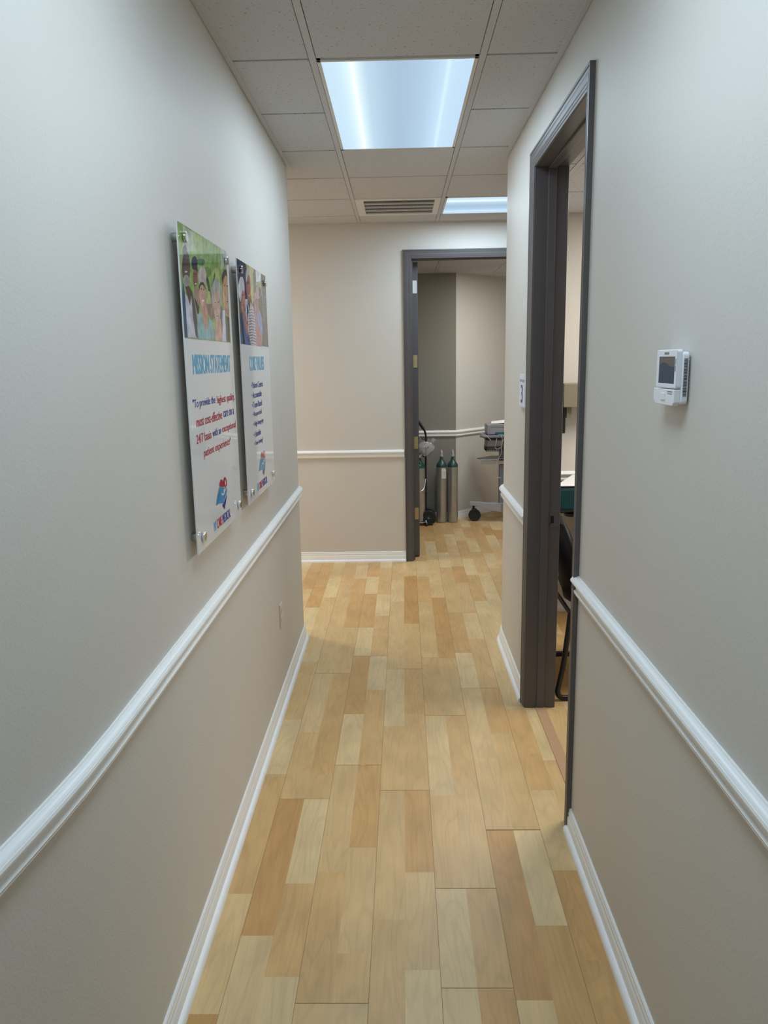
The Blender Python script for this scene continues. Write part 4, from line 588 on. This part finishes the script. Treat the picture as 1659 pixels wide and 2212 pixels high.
rows = [('\u2022 '+s, 3.016+.001*i, 3.016+.001*i+w_+.03, 1.597-.0385*i-.011, 1.597-.0385*i+.013, 0) for i, (s, w_) in enumerate(zip(vals, wv))]
poster(2.862, 3.474, 'clear core values poster with a bulleted list, farther of the two', PHOTO_B, (122, 104, 84), 0,
       [('heading_text', [('CORE VALUES', 3.004, 3.330, 1.654, 1.710, 0)], [M['heading']]), ('list_text', rows, [M['ink_b']])], 3.466)

# ================================================================== WALL OUTLET, SIGN, THERMOSTAT
t = thing('wall_outlet', (-.603, 3.657, .45), 'ivory wall outlet plate low on the left wall', 'wall outlet')
bm = BM(); box(bm, -.603, -.5975, 3.619, 3.695, .392, .508); finish('cover_plate', bm, M['plate'], t, bevel=.002)
for z in (.425, .475):
    bm = BM(); lathe(bm, [(.0165, 0), (.0165, .0015), (.015, .002)], (-.5975, 3.657, z), 'X', 20); s = finish('socket', bm, M['plate'], t, smooth=True)
    bm = BM(); box(bm, -.5956, -.5953, 3.650, 3.652, z-.001, z+.007); box(bm, -.5956, -.5953, 3.662, 3.664, z-.001, z+.007); finish('slots', bm, M['dark'], s)
bm = BM(); lathe(bm, [(.003, 0), (.003, .001)], (-.5975, 3.657, .45), 'X', 10); finish('screw', bm, M['whitemetal'], t)

t = thing('room_sign', (.603, 3.738, 1.53), 'white plastic room number 3 sign left of the near doorway', 'sign')
SX = .589
bm = BM(); box(bm, SX, SX+.004, 3.663, 3.811, 1.455, 1.609); finish('sign_plate', bm, M['plastic_w'], t, bevel=.001)
bm = BM(); box(bm, SX+.004, .603, 3.650, 3.797, 1.452, 1.602); finish('back_box', bm, M['plastic_w'], t, bevel=.002)
def splane(u, v, d=0): return Vector((SX-.0004-d, 3.811-u, v))
bm = BM(); put_text(bm, '3', .050, .106, 1.473, 1.559, splane, 0, .005); finish('number', bm, M['navy'], t)
bm = BM(); put_text(bm, 'MYCARE', .062, .146, 1.579, 1.584, splane, 0, .0006); put_text(bm, 'MEDICAL', .062, .146, 1.572, 1.577, splane, 0, .0006); finish('sign_text', bm, M['ink_g'], t)
bm = BM()
cx = .050; poly = [(cx-.014, 1.583), (cx-.006, 1.587), (cx, 1.584), (cx+.004, 1.587), (cx+.002, 1.577), (cx-.004, 1.571), (cx-.014, 1.570), (cx-.017, 1.576)]
bm.faces.new([bm.verts.new(splane(u-.012, v)) for u, v in poly]); finish('sign_emblem', bm, M['ink_g'], t)

t = thing('thermostat', (.603, 1.685, 1.64), 'white wall thermostat with dark screen on the right wall', 'thermostat')
def rrect(y0, y1, z0, z1, r, n=5):
    out = []
    for cy, cz, a0 in ((y1-r, z1-r, 0), (y0+r, z1-r, 90), (y0+r, z0+r, 180), (y1-r, z0+r, 270)):
        for k in range(n+1):
            a = R(a0+90*k/n); out.append((cy+r*math.cos(a), cz+r*math.sin(a)))
    return out
def xprism(bm, poly, x0, x1, mi=0):
    a = [bm.verts.new((x0, y, z)) for y, z in poly]; b = [bm.verts.new((x1, y, z)) for y, z in poly]; n = len(poly)
    bm.faces.new(a).material_index = mi; bm.faces.new(b[::-1]).material_index = mi
    for i in range(n): bm.faces.new((a[i], b[i], b[(i+1) % n], a[(i+1) % n])).material_index = mi
    bmesh.ops.recalc_face_normals(bm, faces=bm.faces)
TX = .573
bm = BM(); xprism(bm, rrect(1.630, 1.752, 1.590, 1.686, .006), .5985, .603); finish('wall_plate', bm, M['plastic_g'], t, smooth=True, bevel=.001)
bm = BM(); xprism(bm, rrect(1.622, 1.745, 1.584, 1.692, .008), .585, .5985); hs = finish('rear_housing', bm, M['plastic_w'], t, smooth=True, bevel=.002)
bm = BM()
for k in range(26):
    z = 1.6015+k*.0030; box(bm, .588, .5955, 1.6212, 1.6225, z, z+.0014)
finish('vent_slots', bm, M['dark'], hs)
bm = BM()
# upper case with a screen well
o_ = rrect(1.625, 1.747, 1.6165, 1.697, .006)
xprism(bm, o_, TX+.0015, .585)
for q in ((1.625, 1.635, 1.6175, 1.696), (1.733, 1.747, 1.6175, 1.696), (1.635, 1.733, 1.682, 1.696), (1.635, 1.733, 1.6175, 1.626)): box(bm, TX, TX+.0018, *q)
uc = finish('front_case', bm, M['plastic_w'], t, bevel=.001)
bm = BM(); box(bm, TX+.0008, TX+.0014, 1.635, 1.733, 1.626, 1.682)
sc = finish('screen', bm, M['screen'], t)
# printed upper band of the screen with a wavy edge
bm = BM(); pts = [(1.7325, 1.6815), (1.6355, 1.6815)]
for k in range(17):
    s = k/16; pts.append((1.6355+s*.097, 1.6660+.0045*math.sin(s*math.pi*1.9-2.5)))
bm.faces.new([bm.verts.new((TX+.0005, y, z)) for y, z in pts]); finish('screen_band', bm, M['screen_t'], sc)
bm = BM(); box(bm, TX-.0004, TX+.0005, 1.672, 1.699, 1.687, 1.6915); finish('sensor_window', bm, M['beige_p'], t)
for z in (1.666, 1.652):
    bm = BM(); box(bm, TX-.0006, TX+.0005, 1.6265, 1.6315, z, z+.0125); finish('side_button', bm, M['plastic_g'], t, bevel=.0005)
bm = BM(); xprism(bm, [(1.757, 1.6145), (1.756, 1.590), (1.742, 1.581), (1.637, 1.5805), (1.627, 1.588), (1.626, 1.6145)], TX-.001, .585)
cv = finish('lower_cover', bm, M['plastic_w'], t, bevel=.0012)
bm = BM(); box(bm, TX-.003, TX-.0008, 1.680, 1.705, 1.591, 1.606); finish('cover_button', bm, M['plastic_w'], cv, bevel=.001)
bm = BM()
tp = lambda u, v, d=0: Vector((TX-.0013-d, 1.668-u, v))
put_text(bm, 'COMFORT', 0, .033, 1.6085, 1.611, tp, 0, .0003); put_text(bm, 'SYSTEM', .002, .030, 1.6040, 1.6065, tp, 0, .0003); finish('cover_text', bm, M['ink_g'], cv)

# ================================================================== STORE ROOM: oxygen cylinders
def cylinder(loc, label, green, valve_m, group=None, hgt=.60, r=.0545):
    t = thing('oxygen_cylinder', loc, label, 'gas cylinder', 'oxygen cylinders in the store room'); x, y, z = loc
    bm = BM(); lathe(bm, [(r-.008, 0), (r-.002, .004), (r, .012), (r, hgt-.01)], loc, 'Z', 36); finish('body', bm, M['alu'], t, smooth=True)
    bm = BM(); s = hgt-.012
    lathe(bm, [(r+.0006, s), (r+.0006, s+.012), (r*.97, s+.022), (r*.88, s+.034), (r*.70, s+.048), (r*.50, s+.061), (r*.36, s+.072), (.0165, s+.084), (.015, s+.106), (.013, s+.108)], loc, 'Z', 36)
    finish('shoulder', bm, M[green], t, smooth=True)
    return t
c1 = cylinder((.436, 7.955, 0), 'silver oxygen cylinder with green shoulder and a white tag', 'green2', 'chrome')
c2 = cylinder((.552, 7.955, 0), 'silver oxygen cylinder without a tag, nearest the wall corner', 'green2', 'chrome')
for c, dx in ((c1, 0), (c2, 0)):
    x, y, z = c.location
    bm = BM(); box(bm, x-.007, x+.007, y-.007, y+.007, .690, .752); tube(bm, [(x-.018, y, .708), (x+.018, y, .708)], .0055, 10); tube(bm, [(x, y, .752), (x, y, .772)], .004, 8)
    finish('valve', bm, M['chrome'], c, bevel=.002)
    bm = BM(); lathe(bm, [(.014, .692), (.0165, .702), (.013, .722), (.0115, .742), (.006, .762), (.002, .770)], (x, y, 0), 'Z', 12)
    for v in bm.verts:
        nn = noise.noise(v.co*60); v.co += Vector((nn, nn*.7, 0))*.007
    finish('protective_wrap', bm, M['wrap'], c, smooth=True)
bm = BM()
for i in range(7): pass
xprism_pts = [(-.021, .472), (.021, .472), (.021, .566), (.013, .578), (-.013, .578), (-.021, .566)]
cx, cy = .436+.020, 7.955-.056
a = [bm.verts.new((cx+u, cy-.001, v)) for u, v in xprism_pts]; b = [bm.verts.new((cx+u, cy, v)) for u, v in xprism_pts]
bm.faces.new(a); bm.faces.new(b[::-1])
for i in range(6): bm.faces.new((a[i], b[i], b[(i+1) % 6], a[(i+1) % 6]))
bmesh.ops.recalc_face_normals(bm, faces=bm.faces)
tg = finish('hang_tag', bm, M['paper'], c1)
bm = BM()
for i in range(6):
    for u0, u1 in ((-.013, -.003), (.001, .014)): box(bm, cx+u0, cx+u1, cy-.0016, cy-.0011, .482+i*.0125, .4855+i*.0125)
lathe(bm, [(.0035, 0), (.0035, .0006)], (cx, cy-.0018, .567), 'Y', 10)
finish('tag_print', bm, mat('faded_orange_ink', (.35, .22, .12), .6), tg)

# cart with the third cylinder
c3 = cylinder((.205, 7.83, .045), 'silver oxygen cylinder with bright green shoulder strapped in the black cart', 'green', 'black', hgt=.565)
x, y = .205, 7.83
bm = BM(); box(bm, x-.014, x+.014, y-.014, y+.014, .70, .75); finish('valve', bm, M['chrome'], c3, bevel=.003)
rg = BM(); tube(rg, [(x-.05, y-.01, .815), (x+.0, y-.02, .79), (x+.045, y-.02, .712)], [.012, .014, .010], 12); tube(rg, [(x, y-.018, .765), (x, y-.045, .765)], .019, 16); box(rg, x-.02, x+.02, y-.02, y+.02, .735, .78)
finish('regulator', rg, M['black'], c3, smooth=True, bevel=.002)
K = thing('cylinder_cart', (.25, 7.87, 0), 'black two-wheeled oxygen cylinder cart with curved handle', 'cylinder cart')
bm = BM(); tube(bm, [(.268, 7.87, .05), (.268, 7.87, .50), (.270, 7.87, .80), (.272, 7.87, .905), (.262, 7.87, .965), (.236, 7.86, 1.01), (.192, 7.85, 1.075), (.165, 7.85, 1.10)], .0105, 12, smoothn=5)
fr = finish('frame', bm, M['blackmetal'], K, smooth=True)
bm = BM(); tube(bm, [(.246, 7.859, .995), (.200, 7.85, 1.065), (.165, 7.85, 1.10)], .0145, 12); finish('handle_grip', bm, M['rubber'], K, smooth=True)
bm = BM(); tube(bm, [(.266, 7.86, .925), (.262, 7.85, .895), (.245, 7.845, .885), (.228, 7.845, .90), (.219, 7.845, .922)], .004, 8, smoothn=4); finish('bag_hook', bm, M['blackmetal'], K, smooth=True)
bm = BM(); tube(bm, [(.15, 7.785, .36), (.20, 7.772, .36), (.245, 7.785, .385), (.262, 7.85, .46), (.270, 7.862, .475)], .007, 8, smoothn=4); lathe(bm, [(.060, .345), (.060, .365)], (x, y, 0), 'Z', 24); finish('clamp_band', bm, M['steel'], K, smooth=True)
for wy in (7.80, 7.95):
    bm = BM(); wz = .0785; wx = .293
    lathe(bm, [(.050, -.014), (.070, -.016), (.078, -.009), (.078, .009), (.070, .016), (.050, .014)], (wx, wy, wz), 'Y', 32)
    wl = finish('wheel', bm, M['rubber'], K, smooth=True)
    bm = BM(); lathe(bm, [(.006, -.017), (.044, -.012), (.050, -.0135), (.052, -.012), (.052, .012), (.006, .017)], (wx, wy, wz), 'Y', 32); finish('hub', bm, mat('hub_green', (.01, .035, .03), .4), wl, smooth=True)
bm = BM(); tube(bm, [(.293, 7.78, .0785), (.293, 7.97, .0785)], .006, 10); finish('axle', bm, M['steel'], K)
bm = BM(); box(bm, .145, .275, 7.765, 7.895, .036, .044); finish('base_plate', bm, M['steel'], K, bevel=.003)
bm = BM(); tube(bm, [(.235, 7.80, .046), (.262, 7.775, .055), (.270, 7.765, .035), (.270, 7.762, .02)], .005, 10, smoothn=4); ft = finish('foot_stand', bm, M['chrome'], K, smooth=True)
bm = BM(); lathe(bm, [(.014, 0), (.013, .012), (.008, .026)], (.270, 7.762, 0), 'Z', 14); finish('rubber_foot', bm, M['rubber'], ft, smooth=True)

# clear bag of tubing hanging on the cart
t = thing('plastic_bag', (.29, 7.80, .80), 'clear plastic bag of tubing hanging from the black cart', 'bag')
bm = BM(); bmesh.ops.create_uvsphere(bm, u_segments=28, v_segments=18, radius=1)
for v in bm.verts:
    p = v.co.copy(); nn = noise.noise(p*2.3)*.16+noise.noise(p*6)*.06
    v.co = Vector((.265+p.x*(.088+.02*p.z)*(1+nn), 7.835-.085+p.y*.03*(1+nn), .800+p.z*.072*(1+nn)))
for v in bm.verts: v.co.y -= 0
finish('bag_pouch', bm, M['bag'], t, smooth=True)
bm = BM(); rr = random.Random(5)
for k in range(9):
    a = rr.uniform(.2, 1.2); l = rr.uniform(.03, .065)
    p0 = Vector((.318, 7.75, .862)); p1 = p0+Vector((math.cos(a)*l, rr.uniform(-.02, .02), math.sin(a)*l)); p2 = p0+Vector((math.cos(a+.35)*l*.8, rr.uniform(-.02, .02), math.sin(a+.35)*l*.8))
    bm.faces.new([bm.verts.new(p) for p in (p0, p1, p2)])
finish('gathered_top', bm, M['bag'], t)
bm = BM(); pts = []
for k in range(40):
    a = k*.55; pts.append((.262+.045*math.cos(a)*(1-k*.008), 7.75+.006*math.sin(k), .795+.036*math.sin(a)*(1-k*.01)))
tube(bm, pts, .0028, 6); finish('coiled_tubing', bm, M['bag'], t, smooth=True)
bm = BM(); box(bm, .285, .292, 7.716, 7.722, .812, .828); box(bm, .262, .270, 7.714, 7.720, .806, .812); finish('tube_connector', bm, M['green2'], t)
bm = BM(); tube(bm, [(.318, 7.75, .862), (.29, 7.80, .90), (.252, 7.845, .889)], .003, 6); finish('bag_neck', bm, M['bag'], t)

# ================================================================== STORE ROOM: trolley with ECG machine
K = thing('medical_trolley', (1.07, 7.95, 0), 'grey wheeled medical trolley against the angled store room wall', 'trolley')
TY = 7.98
bm = BM(); box(bm, 1.035, 1.115, TY-.05, TY+.03, .10, .90); finish('column', bm, M['blue_grey'], K, bevel=.006)
def tray(x0, x1, y0, y1, z0, z1, r=.05):
    out = []
    for cx, cy, a0 in ((x1-r, y1-r, 0), (x0+r, y1-r, 90), (x0+r, y0+r, 180), (x1-r, y0+r, 270)):
        for k in range(7):
            a = R(a0+15*k); out.append((cx+r*math.cos(a), cy+r*math.sin(a)))
    return out
bm = BM(); prism(bm, tray(.845, 1.36, 7.80, 8.12, 0, 0, .04), .893, .921); finish('worktop', bm, M['blue_grey'], K, bevel=.008)
bm = BM(); prism(bm, tray(.875, 1.33, 7.83, 8.11, 0, 0, .03), .872, .893); finish('worktop_rim', bm, M['black'], K, bevel=.006)
bm = BM(); tube(bm, [(.90, 7.80, .905), (.848, 7.80, .912), (.835, 7.86, .908), (.838, 7.93, .900)], .011, 10, smoothn=4); finish('side_handle', bm, M['blue_grey'], K, smooth=True)
bm = BM(); prism(bm, tray(.885, 1.06, 7.84, 8.03, 0, 0, .02), .805, .872); finish('drawer_bin', bm, M['bin'], K, bevel=.006)
bm = BM(); prism(bm, tray(.893, 1.05, 7.845, 8.01, 0, 0, .02), .764, .803); finish('basket_liner', bm, M['duct'], K, bevel=.004)
bk = BM()
for z in (.757, .805): tube(bk, [(.885, 7.845, z), (.885, 7.835, z), (1.052, 7.835, z), (1.06, 7.90, z), (1.06, 8.02, z), (.885, 8.02, z), (.885, 7.845, z)], .0035, 6)
for k in range(10):
    x_ = .888+k*.0185; tube(bk, [(x_, 7.834, .757), (x_, 7.834, .806)], .0025, 6)
for k in range(8): tube(bk, [(.885, 7.845+k*.024, .757), (.885, 7.845+k*.024, .806)], .0025, 6)
for k in range(8): tube(bk, [(.885+k*.024, 7.835, .757), (.885+k*.024, 8.02, .757)], .002, 6)
tube(bk, [(.87, 7.835, .805), (.885, 7.835, .805)], .004, 6)
finish('wire_basket', bk, M['blackmetal'], K)
bm = BM(); prism(bm, [(.80, 7.93), (.83, 7.90), (1.30, 7.86), (1.30, 8.10), (.97, 8.10), (.83, 7.97)], .668, .678); finish('shelf', bm, M['blue_grey'], K, bevel=.003)
bm = BM(); box(bm, .842, 1.28, 7.91, 7.93, .612, .652); finish('shelf_rail', bm, mat('rail_beige', (.45, .44, .40), .4), K, bevel=.004)
for (ex, ey, first) in ((.735, 8.00, 1), (1.42, 8.00, 0), (1.30, 7.66, 0)):
    bm = BM(); p0 = Vector((1.075, TY-.01, .135)); p1 = Vector((ex, ey, .185)); d = (p1-p0); s = Vector((-d.y, d.x, 0)).normalized()
    vv = []
    for t_, w_, za, zb in ((0, .045, .10, .20), (.45, .04, .125, .195), (.75, .035, .165, .208), (1, .03, .170, .208)):
        c = p0+d*t_; vv.append([bm.verts.new((c.x+s.x*w_, c.y+s.y*w_, za)), bm.verts.new((c.x-s.x*w_, c.y-s.y*w_, za)), bm.verts.new((c.x-s.x*w_, c.y-s.y*w_, zb)), bm.verts.new((c.x+s.x*w_, c.y+s.y*w_, zb))])
    for A, B in zip(vv, vv[1:]):
        for j in range(4): bm.faces.new((A[j], A[(j+1) % 4], B[(j+1) % 4], B[j]))
    bm.faces.new(vv[0][::-1]); bm.faces.new(vv[-1]); bmesh.ops.recalc_face_normals(bm, faces=bm.faces)
    finish('base_leg', bm, M['plastic_g'], K, bevel=.004)
    bm = BM(); wx = ex+.05*(1 if first else -.6); lathe(bm, [(.045, -.016), (.060, -.018), (.064, -.012), (.064, .012), (.060, .018), (.045, .016)], (wx, ey-.01, .064), 'Y', 30)
    cs = finish('caster', bm, M['rubber'], K, smooth=True)
    bm = BM(); tube(bm, [(wx-.01, ey-.01, .11), (wx-.01, ey-.01, .175)], .012, 10); box(bm, wx-.03, wx+.02, ey-.034, ey+.014, .115, .135); finish('caster_fork', bm, M['black'], cs, bevel=.003)

E_ = thing('ecg_machine', (1.05, 7.96, .921), 'light grey printer-like ECG machine on top of the trolley', 'ECG machine')
bm = BM(); prof = [(.897, .925), (.892, .96), (.893, 1.020), (.900, 1.026), (.95, 1.034), (1.00, 1.036), (1.06, 1.029), (1.12, 1.018), (1.30, 1.010), (1.31, .99), (1.31, .925)]
a = [bm.verts.new((x_, 7.84, z_)) for x_, z_ in prof]; b = [bm.verts.new((x_, 8.08, z_)) for x_, z_ in prof]
bm.faces.new(a); bm.faces.new(b[::-1]); n = len(prof)
for i in range(n): bm.faces.new((a[i], b[i], b[(i+1) % n], a[(i+1) % n]))
bmesh.ops.recalc_face_normals(bm, faces=bm.faces); finish('housing', bm, M['ecg'], E_, bevel=.006)
bm = BM(); xs = [(.925, .935), (.915, .95), (.918, .995), (.935, 1.004), (1.27, 1.0)]; tube(bm, [(x_, 7.839, z_) for x_, z_ in xs], .0012, 5); finish('panel_line', bm, M['blue_grey'], E_)
bm = BM(); box(bm, .975, 1.28, 7.834, 7.845, .925, .951); finish('front_slot', bm, M['teal_dark'], E_, bevel=.003)
t_ = BM(); v = [t_.verts.new(p) for p in ((.94, 7.90, 1.0345), (1.28, 7.86, 1.045), (1.28, 8.05, 1.075), (.96, 8.04, 1.044))]; t_.faces.new(v)
f0 = bmesh.ops.extrude_face_region(t_, geom=t_.faces[:]); bmesh.ops.translate(t_, verts=[q for q in f0['geom'] if isinstance(q, bmesh.types.BMVert)], vec=(0, 0, .0015)); bmesh.ops.recalc_face_normals(t_, faces=t_.faces)
tag(finish('paper_sheet', t_, M['paper']), 'white paper sheet lying on the grey ECG machine', 'paper')
bm = BM()
tube(bm, [(.865, 7.815, .928), (.885, 7.785, .915), (.905, 7.79, .895), (.93, 7.80, .87)], .003, 6, smoothn=4)
tube(bm, [(1.00, 7.85, .926), (1.02, 7.80, .925), (1.035, 7.785, .905), (1.04, 7.785, .87), (1.035, 7.79, .80), (1.03, 7.80, .73), (1.00, 7.81, .67), (.975, 7.81, .56), (.965, 7.82, .51), (.985, 7.83, .485), (1.04, 7.87, .478)], .0032, 6, smoothn=5)
tube(bm, [(1.03, 7.84, .927), (1.05, 7.79, .924), (1.06, 7.78, .90), (1.045, 7.785, .86)], .003, 6, smoothn=4)
tube(bm, [(.985, 7.80, .89), (.975, 7.79, .83), (.97, 7.80, .795), (1.0, 7.81, .78), (1.03, 7.80, .80)], .003, 6, smoothn=4)
tag(finish('patient_cable', bm, M['cord'], smooth=True), 'looped pale patient cable draped over the trolley edge', 'cable')

# ================================================================== EXAM ROOM 3
t = thing('exam_table', (1.35, 4.75, 0), 'teal vinyl padded exam table in exam room 3', 'exam table')
bm = BM(); prism(bm, [(.905, 4.50), (2.55, 4.50), (2.55, 4.94), (1.105, 4.94)], .775, .938); finish('cushion', bm, M['vinyl'], t, smooth=True, bevel=.03).modifiers['bevel'].segments = 5
bm = BM(); box(bm, 1.30, 2.45, 4.53, 4.93, .10, .765); cb = finish('cabinet_base', bm, M['beige_p'], t, bevel=.006)
bm = BM(); box(bm, .96, 2.5, 4.55, 4.93, .765, .776); finish('support_board', bm, M['black'], t)
bm = BM(); lathe(bm, [(.03, .745), (.045, .752), (.045, .766)], (1.03, 4.56, 0), 'Z', 20); finish('levelling_knob', bm, M['black'], t, smooth=True)
bm = BM(); box(bm, 1.33, 2.42, 4.56, 4.9, 0, .10); finish('plinth', bm, M['black'], t)
bm = BM(); prism(bm, [(.918, 4.495), (2.2, 4.495), (2.2, 4.935), (1.115, 4.935)], .9385, .942)
tag(finish('table_paper', bm, M['paper']), 'white disposable paper strip covering the teal exam table', 'paper')

t = thing('visitor_chair', (1.05, 3.92, 0), 'black moulded chair on a bent tube sled base just inside exam room 3', 'chair')
for yy in (3.61, 4.20):
    bm = BM(); tube(bm, [(.826, yy, .46), (.815, yy, .34), (.799, yy, .195), (.779, yy, .085), (.774, yy, .045), (.79, yy, .019), (.835, yy, .0145), (1.15, yy, .0145), (1.25, yy, .017), (1.275, yy, .045), (1.265, yy, .10), (1.21, yy, .42)], .0140, 12, smoothn=5)
    finish('sled_leg', bm, M['blackmetal'], t, smooth=True)
for x_, z_ in ((.827, .452), (1.205, .43)):
    bm = BM(); tube(bm, [(x_, 3.61, z_), (x_, 4.2, z_)], .011, 10); finish('cross_tube', bm, M['blackmetal'], t)
# seat shell
bm = BM(); U, Vn = 14, 12; g = []
for i in range(U+1):
    row = []
    for j in range(Vn+1):
        u = i/U; v = j/Vn*2-1
        x_ = .875+.43*u; w_ = .255*(1-.12*abs(2*u-1)**3); y_ = 3.928+v*w_; z_ = .455+.035*v*v-.02*math.sin(u*math.pi)+.01*u-(.03*max(0, u-.85)/.15)
        row.append(bm.verts.new((x_, y_, z_)))
    g.append(row)
for i in range(U):
    for j in range(Vn): bm.faces.new((g[i][j], g[i+1][j], g[i+1][j+1], g[i][j+1]))
o = finish('seat', bm, M['chair'], t, smooth=True); sm = o.modifiers.new('s', 'SOLIDIFY'); sm.thickness = .022; sm.offset = 0
# back shell, rounded outline
bm = BM(); g = []
for i in range(U+1):
    row = []
    for j in range(Vn+1):
        u = i/U; v = j/Vn*2-1
        w_ = .235*math.sqrt(max(.02, 1-max(0, (u-.45)/.55)**2.6))*(.62+.38*min(1, u/.35))
        z_ = .44+.44*u; x_ = .875-.095*u-.0*v+.05*(v*v); y_ = 3.94+v*w_
        row.append(bm.verts.new((x_, y_, z_)))
    g.append(row)
for i in range(U):
    for j in range(Vn): bm.faces.new((g[i][j], g[i+1][j], g[i+1][j+1], g[i][j+1]))
o = finish('backrest', bm, M['chair'], t, smooth=True); sm = o.modifiers.new('s', 'SOLIDIFY'); sm.thickness = .025; sm.offset = 0
bm = BM(); tube(bm, [(.885, 3.70, .44), (.90, 3.66, .40), (.93, 3.655, .33), (.90, 3.66, .27), (.862, 3.665, .235)], .008, 10, smoothn=5); finish('brace_tube', bm, M['blackmetal'], t, smooth=True)

t = thing('wall_monitor', (1.05, 4.93, 1.45), 'tan equipment box with black side mounted high on exam room wall', 'wall equipment')
bm = BM(); box(bm, 1.020, 1.28, 4.82, 4.95, 1.38, 1.525); finish('housing', bm, M['beige_p'], t, bevel=.004)
bm = BM(); box(bm, .975, 1.018, 4.83, 4.95, 1.38, 1.53); finish('side_cover', bm, M['black'], t, bevel=.003)
bm = BM(); box(bm, 1.00, 1.044, 4.86, 4.94, 1.215, 1.38); box(bm, .99, 1.014, 4.86, 4.92, 1.185, 1.215); finish('handset_cradle', bm, M['black'], t, bevel=.004)
bm = BM(); box(bm, 1.050, 1.082, 4.87, 5.0, 1.31, 1.40); finish('bracket', bm, M['beige_p'], t, bevel=.002)
bm = BM(); box(bm, 1.06, 1.26, 4.95, 5.0, 1.40, 1.50); finish('wall_mount', bm, M['beige_p'], t)
